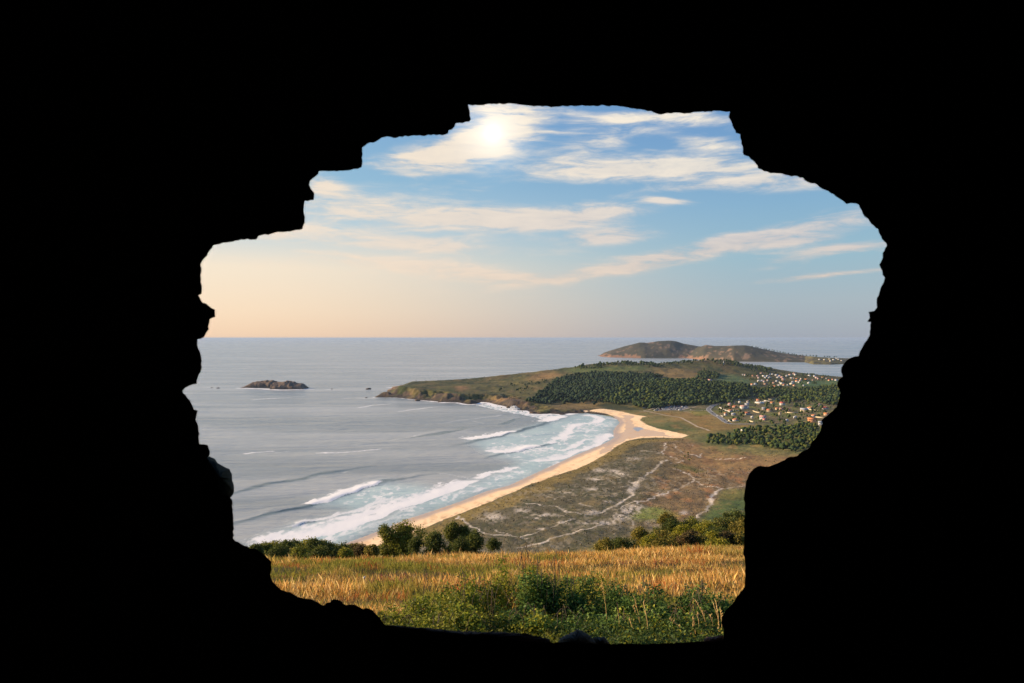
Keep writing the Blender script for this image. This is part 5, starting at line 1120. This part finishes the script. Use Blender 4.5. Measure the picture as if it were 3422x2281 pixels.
for i, (Dx, Yd, w_, h_, tn, lb, n) in enumerate([(950, 18.6, 2.0, 0.55, BR1, 'leftmost low bramble bush by the broken sill', 3600), (1050, 19.4, 2.3, 0.95, BR1, 'sunlit yellow green bramble left of the highest one', 5200), (1185, 20.2, 2.0, 1.45, BR1, 'highest bramble bush with a pointed top', 6000), (1236, 19.3, 1.2, 1.20, BR2, 'dark bramble on the shaded side of the highest one', 4200), (1095, 17.3, 2.5, 0.80, BR1, 'sunlit bramble in front, low in the middle', 5200), (1340, 19.2, 2.3, 0.85, BR2, 'dark green bramble right of the highest one', 5200), (1450, 18.6, 2.5, 0.85, BR2, 'wide dark green bramble in the right half', 5600), (1570, 18.3, 2.3, 0.75, BR2, 'dark green bramble below the dry stalks', 5200), (1655, 17.8, 1.6, 0.65, BR2, 'rightmost bramble under the jagged wall', 3600), (1380, 16.9, 2.4, 0.55, BR2, 'low dark bramble directly above the pale sill stone', 4600), (1525, 16.7, 2.4, 0.5, BR2 + BR1[:1], 'low bramble at the bottom right above the sill', 4600), (1240, 16.9, 1.9, 0.6, BR2 + BR1[:2], 'low bramble at the bottom middle above the sill', 4200), (985, 16.7, 2.0, 0.45, BR1, 'low bramble at the bottom left above the sill', 3800), (1350, 22.0, 2.6, 0.62, BR1, 'yellowish bramble behind the dark green ones', 4200), (905, 18.0, 1.5, 0.35, BR1, 'straggling bramble farthest left, half in the dry grass', 2200), (1120, 21.2, 2.0, 0.75, BR1, 'sunlit bramble peeping out behind the highest one', 3600)]):
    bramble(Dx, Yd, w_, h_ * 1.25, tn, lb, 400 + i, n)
# undergrowth of bramble leaves under and between the bushes
rng = np.random.default_rng(440); n = 4200; Yb = 13.6 + rng.random(n) * 6.6; Xb = (-0.175 + rng.random(n) * 0.50) * Yb
ok = Yb < 18.3 + 2.2 * fbm(Xb / 1.2, Yb / 1.2, 3, 441) - 1.2 * (Xb < -1.5); Xb, Yb = Xb[ok], Yb[ok]
hb = near_h(Xb, Yb) + 0.05 + (0.04 + 0.30 * fbm(Xb / 0.8, Yb / 0.8, 3, 442)) * rng.random(len(Xb)) ** 0.6
k = 8; cb2 = np.repeat(np.c_[Xb, Yb, hb], k, 0) + rng.normal(size=(len(Xb) * k, 3)) * (0.07, 0.07, 0.05)
nr = rng.normal(size=(len(cb2), 3)) * 0.6 + (0, 0, 0.8); nr /= np.linalg.norm(nr, axis=1, keepdims=True)
V, Fi_ = leaves(cb2, nr, 0.032 * (0.6 + 0.8 * rng.random(len(cb2))), rng)
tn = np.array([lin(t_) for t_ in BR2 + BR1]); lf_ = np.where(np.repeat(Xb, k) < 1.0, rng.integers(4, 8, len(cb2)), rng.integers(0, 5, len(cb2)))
und = mesh_np('bramble_undergrowth', V, Fi_, M_leaf, None, False, np.repeat(tn[lf_] * (0.25 + 0.5 * rng.random((len(cb2), 1))), 4, 0)); tag(und, 'tangled low bramble leaves under and between the bushes', 'undergrowth', kind='stuff')  # leaf tones dimmed to paint the shaded gaps between bushes
# tall dry stalks with seed heads
M_straw = material('straw', lin(232, 196, 128), 0.7, var=0.15, scale=5, transl=0.25)
rng = np.random.default_rng(9)
SV = lambda x, y: (1900 + x * 0.255, 1900 + y * 0.255)
ST = [((940, 930), (862, 375)), ((1040, 930), (985, 440)), ((960, 850), (845, 500)), ((865, 985), (795, 670)), ((655, 700), (640, 470)), ((1810, 850), (1680, 440)), ((1790, 800), (1745, 540)), ((1980, 780), (1890, 440)), ((1970, 740), (1930, 430)), ((2000, 800), (1990, 540)), ((1880, 800), (1860, 610)), ((1660, 860), (1625, 650)), ((1700, 760), (1690, 590)), ((1590, 900), (1640, 720)), ((1510, 920), (1330, 660)), ((1285, 940), (1400, 670)), ((1480, 880), (1450, 760)), ((1900, 880), (1850, 760)), ((1980, 880), (1960, 790)), ((2020, 880), (2000, 830)), ((1700, 900), (1660, 800)), ((1750, 900), (1740, 860)), ((1240, 830), (1190, 730)), ((500, 460), (430, 140)), ((1620, 440), (1630, 330)), ((2050, 460), (2040, 360))]
for i, (a, b) in enumerate(ST):
    Yd = 15.6 + rng.random() * 1.6 if a[1] > 600 else 18.0
    pa, pb = SV(*a), SV(*b); q0 = at_y(*pa, Yd); q1 = at_y(*pb, Yd + rng.normal() * 0.1); g0 = float(near_h(np.array([q0[0]]), np.array([Yd]))[0])
    foot = np.array((q0[0] + (q0[0] - q1[0]) * 0.3, Yd, g0)); q1 = np.array(q1)
    mid = (foot + q1) / 2 + np.array((0.02, 0, 0.03))
    tip = q1
    v1, f1_, _ = limb((0, 0, -0.05), mid - foot, 0.0065, 0.005, 4, 0, None, 2); v2, f2_, _ = limb(mid - foot, tip - foot, 0.005, 0.004, 4, 0, None, 2)
    L_ = np.linalg.norm(tip - mid); dv = (tip - mid) / L_
    o = empty('dry_grass_stalk', tuple(foot)); v_, f_ = join([(v1, f1_), (v2, f2_)]); mesh_np('stem', v_, f_, M_straw, o)
    hd = [limb(tip - foot - dv * min(0.22, L_ * 0.7) * t_, tip - foot - dv * min(0.22, L_ * 0.7) * t_ + np.array((rng.normal() * 0.02, rng.normal() * 0.02, 0.05)), 0.009, 0.004, 4, 0, None, 1)[:2] for t_ in np.linspace(0, 1, 5)]
    v_, f_ = join(hd); mesh_np('seed_head', v_, f_, M_brick if i == 4 else M_straw, o)
    tag(o, 'single rusty red stalk standing in the dark brambles' if i == 4 else 'tall dry straw-coloured grass stalk rising from the brambles', 'stalk', None if i == 4 else 'dry stalks among the brambles')
c = at_y(1218, 1955, 30.5); gz0 = float(near_h(np.array([c[0]]), np.array([30.5]))[0])
o = rock_mesh('pale_stone', (0, 0, 0), (0.06, 0.06, 0.11), 55, 2, 0.3, None, 1.0, M_wall['white']); o.location = (c[0], 30.5, gz0 + 0.12); tag(o, 'small whitish stone showing in the green patch of the field', 'stone')

# ---------------------------------------------------------------- the ruined room the picture is taken from
YI, YO = 2.2, 2.8
hole = zc(650, 330, 0.523, [(18, 1535), (40, 1533), (62, 1520), (78, 1490), (92, 1470), (88, 1455), (95, 1430), (98, 1408), (132, 1393), (130, 1345), (112, 1338), (95, 1325), (70, 1305), (52, 1302), (25, 1255), (45, 1245), (48, 1215), (42, 1150), (45, 1100), (38, 1060), (65, 1015), (100, 965), (120, 935), (200, 918), (300, 898), (395, 898), (410, 875), (490, 862), (530, 850), (630, 842), (690, 830), (705, 770), (700, 735), (705, 650), (762, 645), (765, 600), (745, 575), (733, 550), (738, 525), (790, 480), (795, 462), (890, 460), (1040, 448), (1068, 435), (1070, 375), (1072, 310), (1105, 285), (1160, 272), (1195, 248), (1250, 242), (1275, 250), (1310, 240), (1420, 235), (1600, 228), (1620, 220), (1625, 200), (1645, 195), (1670, 155), (1755, 145), (1766, 130), (1760, 85), (1745, 35), (1775, 42), (1830, 40), (1900, 33)])
hole += zc(1650, 330, 0.5738, [(0, 28), (100, 26), (200, 38), (350, 46), (500, 40), (720, 40), (800, 55), (880, 65), (930, 78), (965, 90), (1050, 80), (1110, 86), (1200, 75), (1300, 70), (1375, 73), (1368, 105), (1390, 155), (1410, 198), (1435, 205), (1442, 245), (1455, 325), (1485, 335), (1525, 375), (1540, 405), (1610, 432), (1680, 435), (1700, 443), (1800, 458), (1825, 482), (1870, 492), (1930, 530), (1980, 555), (2055, 612), (2075, 607), (2125, 615), (2150, 670), (2190, 715), (2238, 758), (2255, 800), (2290, 855), (2265, 895), (2265, 925), (2245, 965), (2262, 1000), (2265, 1025), (2278, 1040), (2270, 1070), (2255, 1095), (2245, 1130), (2230, 1175), (2232, 1215), (2215, 1235), (2182, 1240), (2190, 1275), (2175, 1297), (2197, 1300), (2190, 1375), (2160, 1420)])
hole += R1([(2305, 150), (2283, 195), (2280, 210), (2250, 212), (2215, 225), (2185, 245), (2165, 270), (2145, 300), (2142, 330), (2155, 370), (2130, 390), (2115, 415), (2112, 445), (2130, 470), (2137, 500)])
hole += V2([(2120, 100), (2105, 200), (2070, 310), (2000, 380), (1920, 450), (1850, 500), (1800, 545), (1825, 600), (1800, 640), (1790, 720), (1740, 790), (1700, 860), (1640, 920), (1600, 1010), (1500, 1070), (1420, 1120), (1380, 1165), (1300, 1180), (1200, 1200), (1120, 1250), (1040, 1290), (960, 1320), (880, 1350), (740, 1336), (700, 1342), (620, 1385), (600, 1410), (570, 1440), (530, 1500)])
hole += zc(2350, 1500, 0.4146, [(345, 260), (335, 330), (328, 380), (330, 480), (332, 600), (330, 720), (325, 800), (322, 845), (335, 880), (335, 980), (335, 1110), (300, 1150), (265, 1190), (240, 1240), (200, 1280), (175, 1310), (150, 1365), (145, 1400), (165, 1450), (165, 1490), (160, 1545), (60, 1560), (0, 1548)])
hole += zc(1200, 1750, 0.5738, [(1900, 690), (1750, 698), (1600, 700), (1450, 697), (1300, 697), (1170, 690), (1100, 690), (1000, 688), (870, 680), (620, 670), (400, 650), (250, 628), (160, 604), (140, 575), (120, 545)])
hole += zc(750, 1800, 0.2549, [(2000, 1000), (1950, 940), (1890, 910), (1850, 905), (1820, 920), (1760, 890), (1720, 865), (1650, 860), (1560, 855), (1530, 815), (1480, 795), (1430, 790), (1400, 810), (1385, 835), (1340, 835), (1310, 870), (1280, 870), (1230, 835), (1150, 795), (1090, 785), (1000, 770), (930, 740), (870, 700), (800, 685), (740, 665), (690, 620), (640, 570), (610, 510), (600, 465), (620, 400), (620, 300), (580, 260), (545, 230), (520, 205), (470, 175), (440, 150), (390, 125), (330, 125), (300, 95), (260, 90), (230, 75), (190, 45)])
hole += zc(600, 1450, 0.255, [(730, 1400), (700, 1365), (712, 1320), (700, 1280), (708, 1200), (705, 1100), (690, 950), (690, 860), (660, 830), (560, 790), (520, 700), (470, 560), (420, 440), (370, 360), (360, 300), (390, 285), (400, 235), (385, 190), (370, 145), (330, 135), (262, 130), (255, 80), (250, 30), (262, 0)])
hole += zc(600, 1100, 0.3826, [(165, 850), (140, 790), (150, 750), (158, 708), (125, 700), (115, 670), (70, 600), (30, 555), (28, 535), (50, 510), (90, 490), (150, 475), (160, 420), (185, 370), (195, 330), (190, 250), (165, 170), (155, 120), (158, 90)])
rr = random.Random(3); pts = []
for (a, b) in zip(hole, hole[1:] + hole[:1]):
    L_ = math.hypot(b[0] - a[0], b[1] - a[1]); n = max(1, int(L_ / 9))
    nx_, ny_ = -(b[1] - a[1]) / (L_ + 1e-6), (b[0] - a[0]) / (L_ + 1e-6)
    for i in range(n):
        t_ = i / n; j = rr.uniform(-2.4, 2.4) if i else 0
        pts.append((a[0] + (b[0] - a[0]) * t_ + nx_ * j, a[1] + (b[1] - a[1]) * t_ + ny_ * j))
inner = np.array([at_y(x, y, YI) for x, y in pts]); nP = len(inner)
room = empty('ruined_room', (0, 0, 175.0)); tag(room, 'dark ruined masonry room whose broken wall opening frames the view', 'ruin')
off = np.array((0, 0, 175.0))
# rings through the wall thickness: every ring lies outside the cone of sight, so the wall widens outwards
cx_, cz_ = inner[:, 0].mean(), inner[:, 2].mean()
tang = np.roll(inner, -1, 0) - np.roll(inner, 1, 0); nor = np.c_[tang[:, 2], np.zeros(nP), -tang[:, 0]]; nor /= np.linalg.norm(nor, axis=1)[:, None] + 1e-9
sg = np.sign(((inner[:, 0] - cx_) * nor[:, 0] + (inner[:, 2] - cz_) * nor[:, 2]).sum()); 
rings = [inner]; rngw = np.random.default_rng(12)
for k, yy in enumerate((2.26, 2.36, 2.5, 2.65, YO)):
    s_ = yy / YI; q = inner.copy(); q[:, 0] *= s_; q[:, 2] = EYE + (q[:, 2] - EYE) * s_; q[:, 1] = yy
    rad = np.c_[q[:, 0] - cx_ * s_, np.zeros(nP), q[:, 2] - (EYE + (cz_ - EYE) * s_)]; rad /= np.linalg.norm(rad, axis=1)[:, None]
    q += rad * (0.012 + 0.05 * (yy - YI) + 0.03 * rngw.random((nP, 1)) * (k > 0))
    rings.append(q)
def ring_face(rg, y, out_rect, flip):
    outer = [Vector((x, z, 0)) for x, z in out_rect]; inn = [Vector((p[0], p[2], 0)) for p in rg]
    tri = tessellate_polygon([outer, inn]); V = np.array([(v.x, y, v.y) for v in outer + inn])
    return V, np.array(tri)
RX, ZB, ZT = 3.2, 174.2, 182.2
rect = [(-RX, ZB), (RX, ZB), (RX, ZT), (-RX, ZT)]
V1, F1 = ring_face(inner, YI, rect, False); V2_, F2 = ring_face(rings[-1], YO, rect, True)
allr = np.concatenate(rings); iq = np.arange(nP); Fr = []
for k in range(len(rings) - 1): Fr.append(np.c_[k * nP + iq, k * nP + (iq + 1) % nP, (k + 1) * nP + (iq + 1) % nP, (k + 1) * nP + iq])
n1 = len(V1); n2_ = len(V2_)
Vw = np.r_[V1, V2_, allr]; tris = np.r_[F1, F2 + n1]; quads = np.concatenate(Fr) + n1 + n2_
edge = np.array([(0, 1, n1 + 1, n1), (1, 2, n1 + 2, n1 + 1), (2, 3, n1 + 3, n1 + 2), (3, 0, n1, n1 + 3)])
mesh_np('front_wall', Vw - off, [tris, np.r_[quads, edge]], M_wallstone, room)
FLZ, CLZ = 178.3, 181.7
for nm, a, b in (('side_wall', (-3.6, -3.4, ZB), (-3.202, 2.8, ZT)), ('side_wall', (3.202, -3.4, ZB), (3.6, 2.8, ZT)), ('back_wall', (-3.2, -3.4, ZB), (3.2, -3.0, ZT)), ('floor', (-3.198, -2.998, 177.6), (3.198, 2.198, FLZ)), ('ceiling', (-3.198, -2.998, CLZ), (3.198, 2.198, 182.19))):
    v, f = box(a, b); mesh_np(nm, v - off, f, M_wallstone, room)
# stones that stand out in the broken edge
def rubble(name, S, Yd, rx, ry_, rz, mat, label, seed, parent=None, sub=3, rough=0.22):
    c = at_y(S[0], S[1], Yd); o = rock_mesh(name, (0, 0, 0), (rx, ry_, rz), seed, sub, rough, None, 1.0, mat); o.location = c
    if parent: o.parent = parent; o.location = c - off
    else: tag(o, label, 'stone')
    return o
def outline_stone(name, poly, Yf, depth, mat, label, seed, parent=None):
    """a stone with the traced outline: widest at Yf + depth * 0.4, domed towards the room, its back rounded off"""
    rng = np.random.default_rng(seed); P = []
    for a_, b_ in zip(poly, poly[1:] + poly[:1]):
        n_ = max(1, int(math.hypot(b_[0] - a_[0], b_[1] - a_[1]) / 8))
        P += [(a_[0] + (b_[0] - a_[0]) * i / n_ + rng.normal() * 0.8, a_[1] + (b_[1] - a_[1]) * i / n_ + rng.normal() * 0.8) for i in range(n_)]
    Yw = Yf + depth * 0.4; n_ = len(P); rg = []; pc = np.mean(P, 0); cen = at_y(pc[0], pc[1], Yw)
    for k_, dy_ in ((0.12, -0.40), (0.45, -0.33), (0.75, -0.22), (0.93, -0.09), (1.0, 0.0), (0.9, 0.25), (0.6, 0.55), (0.15, 0.6)):
        q = np.array([at_y(pc[0] + (x - pc[0]) * k_, pc[1] + (y - pc[1]) * k_, Yw + dy_ * depth) for x, y in P]); q += rng.normal(size=q.shape) * 0.0022 * (k_ < 1); rg.append(q)
    V = np.concatenate(rg); i = np.arange(n_); Fq = np.concatenate([np.c_[k * n_ + i, k * n_ + (i + 1) % n_, (k + 1) * n_ + (i + 1) % n_, (k + 1) * n_ + i] for k in range(len(rg) - 1)])
    V = np.r_[V, [at_y(pc[0], pc[1], Yw - 0.42 * depth)], [at_y(pc[0], pc[1], Yw + 0.62 * depth)]]; t0 = np.c_[i, np.full(n_, len(V) - 2), (i + 1) % n_]; t1 = np.c_[(len(rg) - 1) * n_ + i, (len(rg) - 1) * n_ + (i + 1) % n_, np.full(n_, len(V) - 1)]
    c_ = np.array((cen[0], cen[1], V[:, 2].min())); o = mesh_np(name, V - (off if parent else c_), [Fq, np.r_[t0, t1]], mat, parent)
    if not parent: o.location = c_; tag(o, label, 'brick' if 'brick' in name else 'stone')
    elif label: o['label'] = label
    return o
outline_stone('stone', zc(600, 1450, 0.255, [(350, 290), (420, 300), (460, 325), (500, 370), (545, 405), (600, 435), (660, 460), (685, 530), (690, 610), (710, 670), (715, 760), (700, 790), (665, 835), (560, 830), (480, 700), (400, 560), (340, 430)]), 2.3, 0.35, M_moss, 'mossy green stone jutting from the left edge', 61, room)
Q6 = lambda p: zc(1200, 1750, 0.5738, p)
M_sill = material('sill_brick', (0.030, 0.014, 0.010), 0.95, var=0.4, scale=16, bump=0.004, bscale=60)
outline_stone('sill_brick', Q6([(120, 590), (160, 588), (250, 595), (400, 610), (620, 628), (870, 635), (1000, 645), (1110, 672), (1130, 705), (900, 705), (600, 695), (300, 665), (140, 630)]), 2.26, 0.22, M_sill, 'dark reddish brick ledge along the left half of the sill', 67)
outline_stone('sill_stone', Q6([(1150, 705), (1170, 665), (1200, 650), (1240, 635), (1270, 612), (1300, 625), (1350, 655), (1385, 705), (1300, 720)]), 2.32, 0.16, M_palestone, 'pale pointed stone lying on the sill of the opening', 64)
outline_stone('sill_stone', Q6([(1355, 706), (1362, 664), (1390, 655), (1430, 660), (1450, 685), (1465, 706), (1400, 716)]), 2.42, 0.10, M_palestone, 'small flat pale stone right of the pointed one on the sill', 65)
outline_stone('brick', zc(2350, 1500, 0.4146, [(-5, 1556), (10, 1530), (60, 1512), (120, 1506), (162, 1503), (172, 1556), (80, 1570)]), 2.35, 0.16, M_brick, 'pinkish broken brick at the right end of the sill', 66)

# ---------------------------------------------------------------- air: thin sea haze over the whole scene
HZ = 152000.0
v, f = box((-HZ, -6000, -12.0), (HZ, HZ, 190.0)); hzo = mesh_np('haze', v, f, None); tag(hzo, 'thin pale sea haze over bay and headlands', 'haze', kind='stuff')
m = bpy.data.materials.new('haze_air'); m.use_nodes = True; t = NT(m.node_tree); t.n.clear()
pv = t.new('ShaderNodeVolumePrincipled'); pv.inputs['Color'].default_value = (0.44, 0.56, 0.74, 1); pv.inputs['Density'].default_value = 1.9e-5; pv.inputs['Anisotropy'].default_value = 0.1
oo = t.new('ShaderNodeOutputMaterial'); t.l.new(pv.outputs[0], oo.inputs['Volume']); hzo.data.materials.append(m)
